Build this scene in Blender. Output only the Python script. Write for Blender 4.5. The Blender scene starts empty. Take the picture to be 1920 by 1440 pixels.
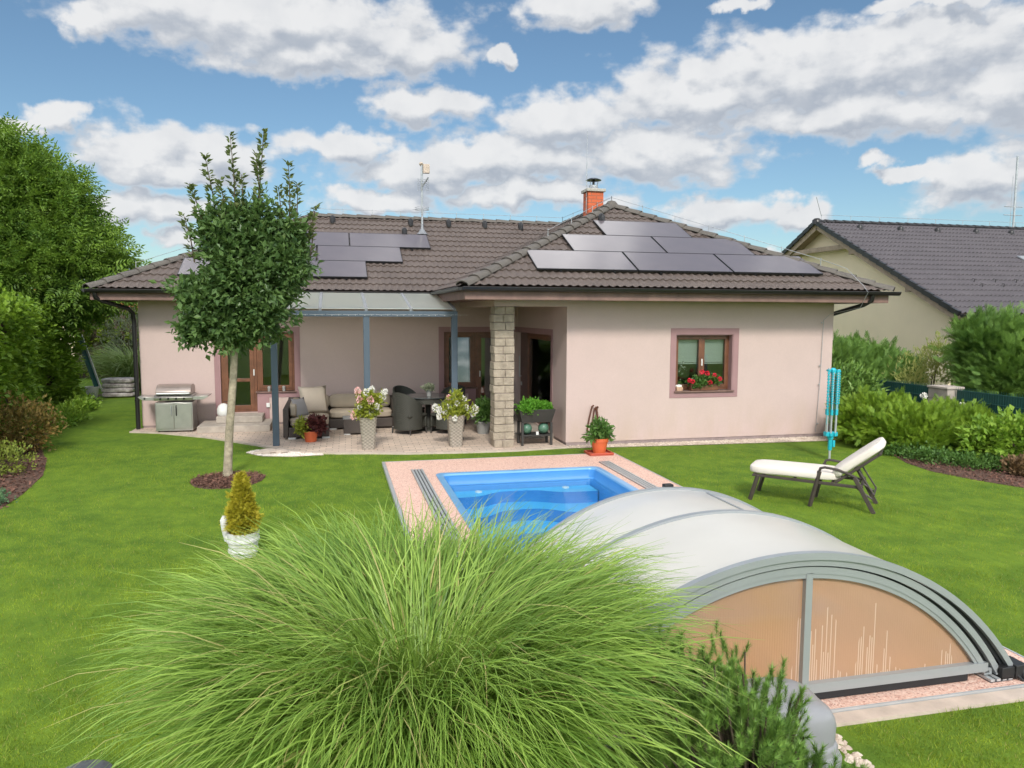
import bpy, bmesh, math, random
import numpy as np
from mathutils import Vector, Matrix
R_ = math.radians
sc = bpy.context.scene
COL = sc.collection

# ------------------------------------------------------------------ camera
F_PX, PITCH, ROLL, YAW, CAMH = 1412.73, 0.09287, 0.00438, 0.23194, 2.3977
cd = bpy.data.cameras.new('camera'); cam = bpy.data.objects.new('camera', cd); COL.objects.link(cam)
cd.sensor_width = 36; cd.lens = F_PX/1920*36; cd.clip_start = .05; cd.clip_end = 3000
fw = Vector((math.sin(YAW)*math.cos(PITCH), math.cos(YAW)*math.cos(PITCH), -math.sin(PITCH)))
rt = Vector((math.cos(YAW), -math.sin(YAW), 0)); up = rt.cross(fw)
rt2 = rt*math.cos(ROLL)+up*math.sin(ROLL); up2 = up*math.cos(ROLL)-rt*math.sin(ROLL)
m3 = Matrix((rt2, up2, -fw)).transposed()
cam.matrix_world = Matrix.Translation((0,0,CAMH)) @ m3.to_4x4()
sc.camera = cam

# ------------------------------------------------------------------ light, sky, exposure
SUN_EL, SUN_AZ = R_(40), math.atan2(-.14, -.99)
sun = bpy.data.lights.new('sun', 'SUN'); sun.energy = 1.6; sun.angle = R_(11); sun.color = (1, .95, .87)
so = bpy.data.objects.new('sun', sun); COL.objects.link(so)
sd = Vector((math.sin(SUN_AZ)*math.cos(SUN_EL), math.cos(SUN_AZ)*math.cos(SUN_EL), math.sin(SUN_EL)))
so.rotation_euler = sd.to_track_quat('Z', 'Y').to_euler()
sc.view_settings.view_transform = 'Standard'; sc.view_settings.look = 'None'
sc.view_settings.exposure = 1.0; sc.view_settings.gamma = 1
SKY_STRENGTH = .1

class NT:
    """tiny helper for node graphs"""
    def __init__(s, tree): s.t = tree; s.n = tree.nodes; s.l = tree.links
    def new(s, typ, ins=None, **props):
        n = s.n.new(typ)
        for k, v in props.items(): setattr(n, k, v)
        for k, v in (ins or {}).items():
            if isinstance(v, bpy.types.NodeSocket): s.l.new(v, n.inputs[k])
            else: n.inputs[k].default_value = v
        return n
    def math(s, op, a, b=None, c=None, clamp=False):
        ins = {0: a}
        if b is not None: ins[1] = b
        if c is not None: ins[2] = c
        return s.new('ShaderNodeMath', ins, operation=op, use_clamp=clamp).outputs[0]
    def mix(s, f, a, b, bt='MIX'):
        n = s.n.new('ShaderNodeMix'); n.data_type = 'RGBA'; n.blend_type = bt
        for i, v in ((0, f), (6, a), (7, b)):
            if isinstance(v, bpy.types.NodeSocket): s.l.new(v, n.inputs[i])
            else: n.inputs[i].default_value = (*v, 1) if (i > 0 and len(v) == 3) else v
        return n.outputs[2]
    def rng(s, v, a, b, c=0, d=1, smooth=False):
        n = s.new('ShaderNodeMapRange', {0: v, 1: a, 2: b, 3: c, 4: d})
        if smooth: n.interpolation_type = 'SMOOTHSTEP'
        return n.outputs[0]
    def noise(s, v, scale, detail=4, rough=.5, dim='3D'):
        n = s.n.new('ShaderNodeTexNoise'); n.noise_dimensions = dim
        if v is not None: s.l.new(v, n.inputs['Vector'])
        n.inputs['Scale'].default_value = scale; n.inputs['Detail'].default_value = detail; n.inputs['Roughness'].default_value = rough
        return n

world = bpy.data.worlds.new('World'); sc.world = world; world.use_nodes = True
w = NT(world.node_tree); w.n.clear()
# cumulus clouds of the day: (azimuth, elevation, half width, half height) in degrees on the sky dome
CL = [(-2.8,19.4,11.8,2.6),(5.4,18.7,4.2,1.8),(-10.9,19.8,5.2,2.1),(-15.3,18.4,1.5,1.3),(-0.6,17.5,5.5,1.3),(6.5,14.9,3.9,1.2),(-12.3,10.7,3.5,1.8),(-7.9,10.8,4.1,1.7),(-10.3,9.5,5.0,1.0),(0.6,11.9,3.8,1.2),(12.0,11.2,7.9,1.8),(17.1,13.8,5.1,1.9),(6.5,10.4,5.5,1.7),(23.8,11.5,6.9,1.8),(33.5,16.1,10.6,2.6),(26.0,14.9,7.1,1.9),(40.6,16.5,7.4,2.6),(45.7,14.0,4.2,2.7),(37.0,13.4,8.6,1.5),(18.6,21.3,3.7,1.3),(28.4,7.5,3.3,1.2),(33.1,7.2,2.8,0.9),(44.6,8.6,3.2,1.8),(40.4,9.5,1.7,0.5),(38.4,10.3,1.0,0.5),(-13.0,7.1,2.7,1.3),(-10.1,6.7,2.0,1.1),(-10.5,5.0,2.0,0.6),(-17.4,12.3,1.5,0.8),(14.8,8.8,6.7,1.0),(41.4,19.4,3.9,0.6),(3.8,8.2,4.6,0.9),(12.2,18.5,1.3,0.6),(29.5,20.6,1.6,0.4),(-19.4,11.4,1.1,0.7),(8,4.5,14,.9),(30,4,9,.8)]
g = bpy.data.node_groups.new('cloud_field', 'ShaderNodeTree')
g.interface.new_socket('P', in_out='INPUT', socket_type='NodeSocketVector')
g.interface.new_socket('D', in_out='OUTPUT', socket_type='NodeSocketFloat')
G = NT(g); gi = g.nodes.new('NodeGroupInput'); go_ = g.nodes.new('NodeGroupOutput')
n1 = G.noise(gi.outputs[0], .22, 2, .5); n2 = G.noise(gi.outputs[0], .7, 4, .55)
def wob(n, a):
    s_ = G.new('ShaderNodeVectorMath', {0: n.outputs['Color'], 1: (.5,.5,.5)}, operation='SUBTRACT')
    return G.new('ShaderNodeVectorMath', {0: s_.outputs[0], 1: a}, operation='MULTIPLY').outputs[0]
pv = G.new('ShaderNodeVectorMath', {0: gi.outputs[0], 1: wob(n1, (4.5, 2.6, 0))}, operation='ADD').outputs[0]
pv = G.new('ShaderNodeVectorMath', {0: pv, 1: wob(n2, (2.4, 1.5, 0))}, operation='ADD').outputs[0]
dmin = None
for (a, e, ra, re) in CL:
    v = G.new('ShaderNodeVectorMath', {0: pv, 1: (1/ra, 1/re, 0), 2: (-a/ra, -e/re, 0)}, operation='MULTIPLY_ADD').outputs[0]
    l = G.new('ShaderNodeVectorMath', {0: v}, operation='LENGTH').outputs['Value']
    dmin = l if dmin is None else G.math('MINIMUM', dmin, l)
d1 = G.math('SUBTRACT', 1.30, dmin)
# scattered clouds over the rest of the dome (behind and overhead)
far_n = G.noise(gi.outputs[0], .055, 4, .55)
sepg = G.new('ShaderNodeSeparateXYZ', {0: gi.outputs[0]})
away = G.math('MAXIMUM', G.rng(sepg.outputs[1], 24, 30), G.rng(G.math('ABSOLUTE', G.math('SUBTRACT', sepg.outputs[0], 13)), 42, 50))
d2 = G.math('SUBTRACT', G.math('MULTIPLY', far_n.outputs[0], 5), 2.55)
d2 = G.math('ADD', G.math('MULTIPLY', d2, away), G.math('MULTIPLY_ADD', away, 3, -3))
dd = G.math('MAXIMUM', d1, d2)
mpn = G.new('ShaderNodeMapping', {0: gi.outputs[0], 'Scale': (.75, 1.25, 1)}); n3 = G.noise(mpn.outputs[0], .55, 6, .5)
dd = G.math('ADD', dd, G.math('MULTIPLY', G.math('SUBTRACT', n3.outputs[0], .5), 1.7))
G.l.new(dd, go_.inputs[0])
tc = w.new('ShaderNodeTexCoord')
sep = w.new('ShaderNodeSeparateXYZ', {0: tc.outputs['Generated']})
az = w.math('MULTIPLY', w.math('ARCTAN2', sep.outputs[0], sep.outputs[1]), 57.2958)
el = w.math('MULTIPLY', w.math('ARCSINE', sep.outputs[2]), 57.2958)
P = w.new('ShaderNodeCombineXYZ', {0: az, 1: el}).outputs[0]
def field(off):
    q = w.new('ShaderNodeVectorMath', {0: P, 1: off}, operation='ADD').outputs[0]
    n = w.n.new('ShaderNodeGroup'); n.node_tree = g; w.l.new(q, n.inputs[0]); return n.outputs[0]
D0 = field((0,0,0)); D1 = field((-.45, 1.15, 0))
alpha = w.rng(D0, -.08, .52, 0, 1, True)
lit = w.rng(w.math('SUBTRACT', D0, D1), -.62, .50, 0, 1, True)
tex = w.noise(P, .35, 5, .5)
lit = w.math('ADD', w.math('MULTIPLY', lit, .82), w.math('MULTIPLY', w.rng(tex.outputs[0], .3, .7), .28), clamp=True)
thin = w.rng(D0, .1, .75, 0, 1, True)
lit = w.math('MAXIMUM', lit, w.math('SUBTRACT', .62, w.math('MULTIPLY', thin, .62)))
K = 1/SKY_STRENGTH
ccol = w.mix(lit, (.20*K, .225*K, .265*K), (.425*K, .427*K, .43*K))
# unseen clouds overhead and behind are made extra bright to add ambient light
unseen_fill = w.math('MAXIMUM', w.rng(el, 25, 40), w.rng(w.math('ABSOLUTE', w.math('SUBTRACT', az, 13)), 50, 80))
ccol = w.mix(unseen_fill, ccol, (2.0*K, 1.96*K, 1.9*K))
sky = w.n.new('ShaderNodeTexSky'); sky.sky_type = 'NISHITA'; sky.sun_disc = False
sky.sun_elevation = SUN_EL; sky.sun_rotation = SUN_AZ; sky.air_density = 1.0; sky.dust_density = .6; sky.ozone_density = 1.0
tint = w.mix(1.0, sky.outputs[0], (.44, .525, .55), 'MULTIPLY')
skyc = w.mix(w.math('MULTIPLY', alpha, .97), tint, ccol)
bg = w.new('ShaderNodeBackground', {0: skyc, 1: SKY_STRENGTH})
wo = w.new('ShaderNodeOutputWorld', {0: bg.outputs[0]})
world.cycles.sampling_method = 'MANUAL'; world.cycles.sample_map_resolution = 512
sc.cycles.max_bounces = 8; sc.cycles.transparent_max_bounces = 24; sc.cycles.diffuse_bounces = 3
sc.cycles.glossy_bounces = 3; sc.cycles.caustics_reflective = False; sc.cycles.caustics_refractive = False

# ------------------------------------------------------------------ materials
def mat(name, col, rough=.6, metal=0, var=.12, vscale=3, bump=0, bscale=60, spec=.5, col2=None, coat=0, detail=5, dist=.01):
    m = bpy.data.materials.new(name); m.use_nodes = True; t = NT(m.node_tree); b = t.n['Principled BSDF']
    tcx = t.new('ShaderNodeTexCoord').outputs['Object']
    c2 = col2 or tuple(min(1, c*(1+var)) for c in col); c1 = col if col2 else tuple(c*(1-var) for c in col)
    nz = t.noise(tcx, vscale, detail, .6)
    f = t.rng(nz.outputs[0], .3, .7)
    t.l.new(t.mix(f, c1, c2), b.inputs['Base Color'])
    b.inputs['Roughness'].default_value = rough; b.inputs['Metallic'].default_value = metal
    b.inputs['Specular IOR Level'].default_value = spec; b.inputs['Coat Weight'].default_value = coat
    if bump:
        nb = t.noise(tcx, bscale, 4, .6)
        bp = t.new('ShaderNodeBump', {'Height': nb.outputs[0], 'Strength': bump, 'Distance': dist}); t.l.new(bp.outputs[0], b.inputs['Normal'])
    return m

def leafmat(name, a, b_, trans=.3, rough=.5, cl=1.2, c=None, rw=.55):
    """leaf colour varies per leaf and slowly through the plant"""
    m = bpy.data.materials.new(name); m.use_nodes = True; t = NT(m.node_tree); b = t.n['Principled BSDF']
    rnd = t.new('ShaderNodeNewGeometry').outputs['Random Per Island']
    tcx = t.new('ShaderNodeTexCoord').outputs['Object']
    nz = t.rng(t.noise(tcx, cl, 5, .65).outputs[0], .34, .66)
    f = t.math('ADD', t.math('MULTIPLY', rnd, rw), t.math('MULTIPLY', nz, 1-rw), clamp=True)
    colr = t.mix(f, a, b_)
    if c: colr = t.mix(t.rng(rnd, .93, .97), colr, c)
    t.l.new(colr, b.inputs['Base Color']); b.inputs['Roughness'].default_value = rough
    b.inputs['Specular IOR Level'].default_value = .35
    tr = t.new('ShaderNodeBsdfTranslucent', {'Color': t.mix(.35, colr, (b_[0]*1.3, b_[1]*1.25, b_[2]*.7))})
    mx = t.new('ShaderNodeMixShader', {0: trans, 1: b.outputs[0], 2: tr.outputs[0]})
    t.l.new(mx.outputs[0], t.n['Material Output'].inputs['Surface'])
    return m

def glassmat(name, tint=(.7,.75,.72), refl=.12, rough=.02):
    m = bpy.data.materials.new(name); m.use_nodes = True; t = NT(m.node_tree); t.n.remove(t.n['Principled BSDF'])
    tr = t.new('ShaderNodeBsdfTransparent', {0: (*tint, 1)}); gl = t.new('ShaderNodeBsdfGlossy', {'Roughness': rough, 'Color': (.95,.97,1,1)})
    fr = t.new('ShaderNodeFresnel', {0: 1.5}).outputs[0]
    f = t.math('ADD', t.math('MULTIPLY', fr, 1.1), refl, clamp=True)
    mx = t.new('ShaderNodeMixShader', {0: f, 1: tr.outputs[0], 2: gl.outputs[0]})
    t.l.new(mx.outputs[0], t.n['Material Output'].inputs['Surface']); return m

M = {}
M['wall'] = mat('wall_render', (.56,.435,.405), .9, var=.025, vscale=2.2, bump=.6, bscale=95, spec=.2, dist=.004)
_t = NT(M['wall'].node_tree); _b = _t.n['Principled BSDF']; _src = _b.inputs['Base Color'].links[0].from_socket
_geo = _t.new('ShaderNodeNewGeometry'); _z = _t.new('ShaderNodeSeparateXYZ', {0: _geo.outputs['Position']}).outputs[2]
_mp = _t.new('ShaderNodeMapping', {0: _geo.outputs['Position'], 'Scale': (1.6, 1.6, .5)})
_sp = _t.math('MULTIPLY', _t.rng(_t.noise(_mp.outputs[0], 1.5, 6, .65).outputs[0], .40, .72), _t.rng(_z, .9, .08))
_st = _t.math('MULTIPLY', _t.rng(_t.noise(_geo.outputs['Position'], 42, 3, .7).outputs[0], .35, .65), .10)
_c2 = _t.mix(_t.math('MULTIPLY', _sp, .55), _src, (.46,.36,.25)); _c3 = _t.mix(_st, _c2, (.34,.26,.24)); _t.l.new(_c3, _b.inputs['Base Color'])
M['wallneigh'] = mat('neighbour_render', (.80,.67,.50), .9, var=.05, vscale=.8, bump=.2, bscale=120, spec=.2, dist=.004)
M['surround'] = mat('surround_paint', (.345,.21,.215), .85, var=.05, bump=.2, bscale=180, spec=.2, dist=.004)
M['plinth'] = mat('plinth_render', (.30,.235,.225), .9, var=.2, vscale=9, bump=.3)
M['wood'] = mat('brown_wood_frame', (.155,.062,.032), .4, var=.25, vscale=8, coat=.15)
M['fascia'] = mat('fascia_wood', (.19,.115,.095), .65, var=.25, vscale=4)
M['doorpanel'] = mat('brown_door_panel', (.13,.07,.058), .45, var=.1)
M['gutter'] = mat('dark_gutter_metal', (.018,.017,.018), .35, var=.1)
M['anth'] = mat('anthracite_aluminium', (.075,.105,.14), .45, metal=.0, var=.05)
M['alu'] = mat('aluminium', (.52,.54,.55), .38, metal=.45, var=.06)
M['zinc'] = mat('galvanised_steel', (.42,.44,.46), .45, metal=.6, var=.2, vscale=12)
M['steel'] = mat('stainless_steel', (.46,.45,.43), .3, metal=.75, var=.08, vscale=6)
M['black'] = mat('black_plastic', (.015,.015,.016), .5, var=.1)
M['white'] = mat('white_plastic', (.72,.72,.70), .4, var=.04)
M['concrete'] = mat('concrete', (.40,.35,.30), .9, var=.18, vscale=6, bump=.4, bscale=40)
M['concrete2'] = mat('border_concrete', (.52,.43,.36), .9, var=.15, vscale=6, bump=.3, bscale=50)
M['stonecap'] = mat('stone_cap', (.42,.40,.36), .9, var=.15, vscale=9, bump=.3)
M['terracotta'] = mat('terracotta_plastic', (.62,.13,.045), .5, var=.1)
M['redsaucer'] = mat('red_saucer', (.42,.075,.04), .5, var=.1)
M['cushion'] = mat('beige_cushion', (.42,.35,.27), .9, var=.07, vscale=3, bump=.25, bscale=140, spec=.1)
M['pillow'] = mat('light_beige_pillow', (.56,.47,.38), .9, var=.06, bump=.25, bscale=140, spec=.1)
M['pillow2'] = mat('grey_pillow', (.33,.31,.31), .9, var=.06, bump=.25, bscale=140, spec=.1)
M['lounger_cushion'] = mat('ivory_cushion', (.70,.64,.575), .85, var=.03, bump=.2, bscale=160, spec=.15)
M['lounger_frame'] = mat('dark_brown_metal', (.055,.042,.036), .5, var=.2, vscale=9)
M['pebble_w'] = mat('white_pebbles', (.70,.63,.56), .8, var=.2, vscale=30)
M['cover'] = mat('grey_plastic_cover', (.27,.275,.29), .42, var=.06, bump=.15, bscale=300, dist=.002)
M['cyan'] = mat('turquoise_plastic', (.02,.42,.52), .4, var=.1)
M['bark'] = mat('bark', (.33,.28,.20), .85, var=.4, vscale=14, bump=.7, bscale=30, dist=.02)
M['darkbark'] = mat('dark_bark', (.09,.065,.045), .9, var=.3, vscale=14, bump=.6, bscale=30, dist=.02)
M['soil'] = mat('soil', (.05,.035,.024), .95, var=.3, vscale=20, bump=.6, bscale=50)
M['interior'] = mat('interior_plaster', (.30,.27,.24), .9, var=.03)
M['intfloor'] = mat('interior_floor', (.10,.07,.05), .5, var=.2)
M['curtain'] = mat('pale_curtain', (.55,.52,.49), .9, var=.05)
M['blind'] = mat('venetian_blind', (.72,.76,.72), .6, var=.04)
M['roofglass'] = mat('opal_roof_sheet', (.68,.73,.72), .4, var=.05, vscale=1.0)
_t = NT(M['roofglass'].node_tree); _tl = _t.new('ShaderNodeBsdfTranslucent', {'Color': (.9,.9,.86,1)}); _mx = _t.new('ShaderNodeMixShader', {0: .8, 1: _t.n['Principled BSDF'].outputs[0], 2: _tl.outputs[0]}); _t.l.new(_mx.outputs[0], _t.n['Material Output'].inputs['Surface'])
M['lead'] = mat('lead_flashing', (.25,.26,.28), .5, metal=.3, var=.15, vscale=10)
M['panelframe'] = mat('black_panel_frame', (.012,.012,.014), .4, var=.1)
M['pane'] = glassmat('window_glass', (.84,.88,.86), .03)
M['terrdark'] = mat('dark_wicker_metal', (.04,.037,.035), .5, var=.2)
M['greycer'] = mat('grey_stoneware', (.28,.28,.27), .6, var=.1)
M['tubwhite'] = mat('white_stone_tub', (.62,.62,.60), .8, var=.16, vscale=16, bump=.5, bscale=45)
M['oldwood'] = mat('weathered_timber', (.33,.25,.19), .8, var=.2, vscale=6)
M['redtile'] = mat('red_far_roof', (.50,.10,.06), .8, var=.12, vscale=2)
M['fencegreen'] = mat('green_fence_wire', (.012,.085,.075), .45, var=.08)
M['hose'] = mat('brown_hose', (.10,.035,.02), .5, var=.15)
M['pinkfl'] = mat('red_geranium_petals', (.75,.02,.06), .6, var=.2, vscale=30)
M['whitefl'] = mat('white_petals', (.82,.80,.74), .6, var=.06, vscale=30)
M['rosefl'] = mat('pink_petals', (.80,.28,.30), .6, col2=(.86,.74,.68), vscale=14)
M['bagplastic'] = mat('bark_bag_plastic', (.66,.62,.62), .35, col2=(.22,.18,.18), vscale=9, detail=2)
M['conifer_ball'] = mat('green_glass_ball', (.05,.13,.085), .35, col2=(.10,.20,.14), vscale=20)

def m_tiles(name, a, b):
    m = bpy.data.materials.new(name); m.use_nodes = True; t = NT(m.node_tree); bs = t.n['Principled BSDF']
    tcx = t.new('ShaderNodeTexCoord').outputs['Object']
    nz = t.noise(tcx, 1.3, 5, .65); ns = t.noise(tcx, 26, 4, .6)
    f = t.math('ADD', t.math('MULTIPLY', t.rng(nz.outputs[0], .3, .7), .5), t.math('MULTIPLY', t.rng(ns.outputs[0], .3, .7), .5))
    c = t.mix(f, a, b)
    t.l.new(c, bs.inputs['Base Color']); bs.inputs['Roughness'].default_value = .62
    nb = t.noise(tcx, 160, 3, .6); bp = t.new('ShaderNodeBump', {'Height': nb.outputs[0], 'Strength': .2, 'Distance': .004}); t.l.new(bp.outputs[0], bs.inputs['Normal'])
    return m
M['tiles'] = m_tiles('brown_concrete_tiles', (.080,.061,.053), (.142,.110,.095))
M['tiles2'] = m_tiles('anthracite_tiles', (.075,.067,.075), (.125,.112,.122))
M['ridge'] = m_tiles('ridge_tiles', (.085,.075,.066), (.135,.118,.10))

def m_panel():
    m = bpy.data.materials.new('solar_glass'); m.use_nodes = True; t = NT(m.node_tree); b = t.n['Principled BSDF']
    tcx = t.new('ShaderNodeTexCoord').outputs['Object']
    s = t.new('ShaderNodeSeparateXYZ', {0: tcx})
    lx = t.math('LESS_THAN', t.math('FRACT', t.math('MULTIPLY', s.outputs[0], 1/.155)), .035)
    ly = t.math('LESS_THAN', t.math('FRACT', t.math('MULTIPLY', s.outputs[1], 1/.147)), .035)
    g_ = t.math('MAXIMUM', lx, ly)
    c = t.mix(t.rng(t.noise(tcx, 2.5, 3).outputs[0], .3, .7), (.105,.090,.102), (.122,.103,.113))
    t.l.new(t.mix(t.math('MULTIPLY', g_, .35), c, (.10,.088,.10)), b.inputs['Base Color'])
    b.inputs['Roughness'].default_value = .3; b.inputs['Specular IOR Level'].default_value = .6
    b.inputs['Coat Weight'].default_value = .5; b.inputs['Coat Roughness'].default_value = .12
    return m
M['solar'] = m_panel()

def m_wicker(name, a, b, su=60, sv=60):
    m = bpy.data.materials.new(name); m.use_nodes = True; t = NT(m.node_tree); bs = t.n['Principled BSDF']
    tcx = t.new('ShaderNodeTexCoord').outputs['Object']; s = t.new('ShaderNodeSeparateXYZ', {0: tcx})
    hx = t.math('SINE', t.math('MULTIPLY', t.math('ADD', s.outputs[0], s.outputs[1]), su*3.1416))
    hz = t.math('SINE', t.math('MULTIPLY', s.outputs[2], sv*3.1416))
    h = t.math('MULTIPLY', hx, hz); f = t.rng(h, -1, 1)
    nz = t.noise(tcx, 40, 2); f2 = t.math('MULTIPLY', t.math('ADD', f, nz.outputs[0]), .6, clamp=True)
    t.l.new(t.mix(f2, a, b), bs.inputs['Base Color']); bs.inputs['Roughness'].default_value = .55
    bp = t.new('ShaderNodeBump', {'Height': f, 'Strength': .8, 'Distance': .006}); t.l.new(bp.outputs[0], bs.inputs['Normal'])
    return m
M['wicker'] = m_wicker('dark_brown_wicker', (.035,.027,.023), (.095,.075,.064))
M['wickergreen'] = m_wicker('dark_dining_wicker', (.020,.022,.018), (.062,.062,.05))
M['wickergrey'] = m_wicker('grey_wicker', (.12,.105,.09), (.42,.37,.31), 26, 34)
M['basket'] = m_wicker('tan_basket', (.35,.18,.11), (.60,.40,.28), 60, 60)

def m_paving():
    m = bpy.data.materials.new('terrace_setts'); m.use_nodes = True; t = NT(m.node_tree); b = t.n['Principled BSDF']
    tcx = t.new('ShaderNodeTexCoord').outputs['Object']
    mp = t.new('ShaderNodeMapping', {0: tcx, 'Rotation': (0,0,.02)})
    br = t.new('ShaderNodeTexBrick', {'Vector': mp.outputs[0], 'Color1': (.66,.52,.41,1), 'Color2': (.50,.40,.32,1), 'Mortar': (.22,.17,.14,1), 'Scale': 1.0, 'Mortar Size': .006, 'Brick Width': .22, 'Row Height': .13, 'Bias': 0.0})
    nz = t.noise(tcx, 1.3, 5, .6); c = t.mix(t.rng(nz.outputs[0], .35, .7, 0, .5), br.outputs[0], (.55,.45,.38))
    t.l.new(c, b.inputs['Base Color']); b.inputs['Roughness'].default_value = .85
    bp = t.new('ShaderNodeBump', {'Height': t.math('SUBTRACT', 1.0, br.outputs['Fac']), 'Strength': .5, 'Distance': .01}); t.l.new(bp.outputs[0], b.inputs['Normal'])
    return m
M['paving'] = m_paving()

def m_deck():
    m = bpy.data.materials.new('pink_stone_carpet'); m.use_nodes = True; t = NT(m.node_tree); b = t.n['Principled BSDF']
    tcx = t.new('ShaderNodeTexCoord').outputs['Object']
    v = t.new('ShaderNodeTexVoronoi', {'Vector': tcx, 'Scale': 95.0})
    r = t.new('ShaderNodeSeparateColor', {0: v.outputs['Color']})
    c = t.mix(r.outputs[0], (.62,.35,.27), (.80,.60,.50))
    c = t.mix(t.math('GREATER_THAN', r.outputs[1], .86), c, (.40,.20,.16))
    nz = t.noise(tcx, 1.0, 4); c = t.mix(t.rng(nz.outputs[0], .35, .7, 0, .3), c, (.74,.50,.40))
    t.l.new(c, b.inputs['Base Color']); b.inputs['Roughness'].default_value = .7
    bp = t.new('ShaderNodeBump', {'Height': v.outputs['Distance'], 'Strength': .5, 'Distance': .006}); bp.invert = True; t.l.new(bp.outputs[0], b.inputs['Normal'])
    return m
M['deck'] = m_deck()

def m_lawn():
    m = bpy.data.materials.new('lawn_turf'); m.use_nodes = True; t = NT(m.node_tree); b = t.n['Principled BSDF']
    tcx = t.new('ShaderNodeTexCoord').outputs['Object']
    n1 = t.rng(t.noise(tcx, .55, 5, .62).outputs[0], .32, .68); n2 = t.rng(t.noise(tcx, 2.6, 5, .65).outputs[0], .35, .68)
    mp = t.new('ShaderNodeMapping', {0: tcx, 'Scale': (1, .45, 1), 'Rotation': (0,0,.35)})
    n3 = t.rng(t.noise(mp.outputs[0], 9, 6, .7).outputs[0], .3, .7); n4 = t.rng(t.noise(tcx, 60, 4, .7).outputs[0], .3, .7)
    c = t.mix(n1, (.060,.150,.013), (.170,.285,.020)); c = t.mix(t.math('MULTIPLY', n2, .65), c, (.25,.37,.028))
    c = t.mix(t.math('MULTIPLY', n3, .62), c, (.050,.118,.012)); c = t.mix(t.math('MULTIPLY', n4, .4), c, (.17,.25,.045))
    dry = t.rng(t.noise(tcx, 1.7, 3, .5).outputs[0], .70, .78); c = t.mix(t.math('MULTIPLY', dry, .45), c, (.30,.27,.09))
    t.l.new(c, b.inputs['Base Color']); b.inputs['Roughness'].default_value = .85; b.inputs['Specular IOR Level'].default_value = .15
    h = t.math('ADD', n4, t.math('MULTIPLY', n3, .7))
    bp = t.new('ShaderNodeBump', {'Height': h, 'Strength': .55, 'Distance': .03}); t.l.new(bp.outputs[0], b.inputs['Normal'])
    return m
M['lawn'] = m_lawn()
M['mulch'] = mat('bark_mulch', (.055,.03,.022), .9, col2=(.16,.085,.06), vscale=30, bump=.8, bscale=40, dist=.02)
M['chips'] = leafmat('bark_chip', (.05,.024,.017), (.24,.12,.085), .0, .85, 3)
M['gravel'] = mat('gravel_bed', (.34,.26,.20), .9, col2=(.55,.45,.36), vscale=60, bump=.8, bscale=60)
M['pebbles'] = leafmat('gravel_stone', (.34,.25,.19), (.72,.63,.53), .0, .8, 3)
M['whitepebbles'] = leafmat('white_gravel_stone', (.52,.44,.37), (.85,.79,.72), .0, .8, 3)

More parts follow.
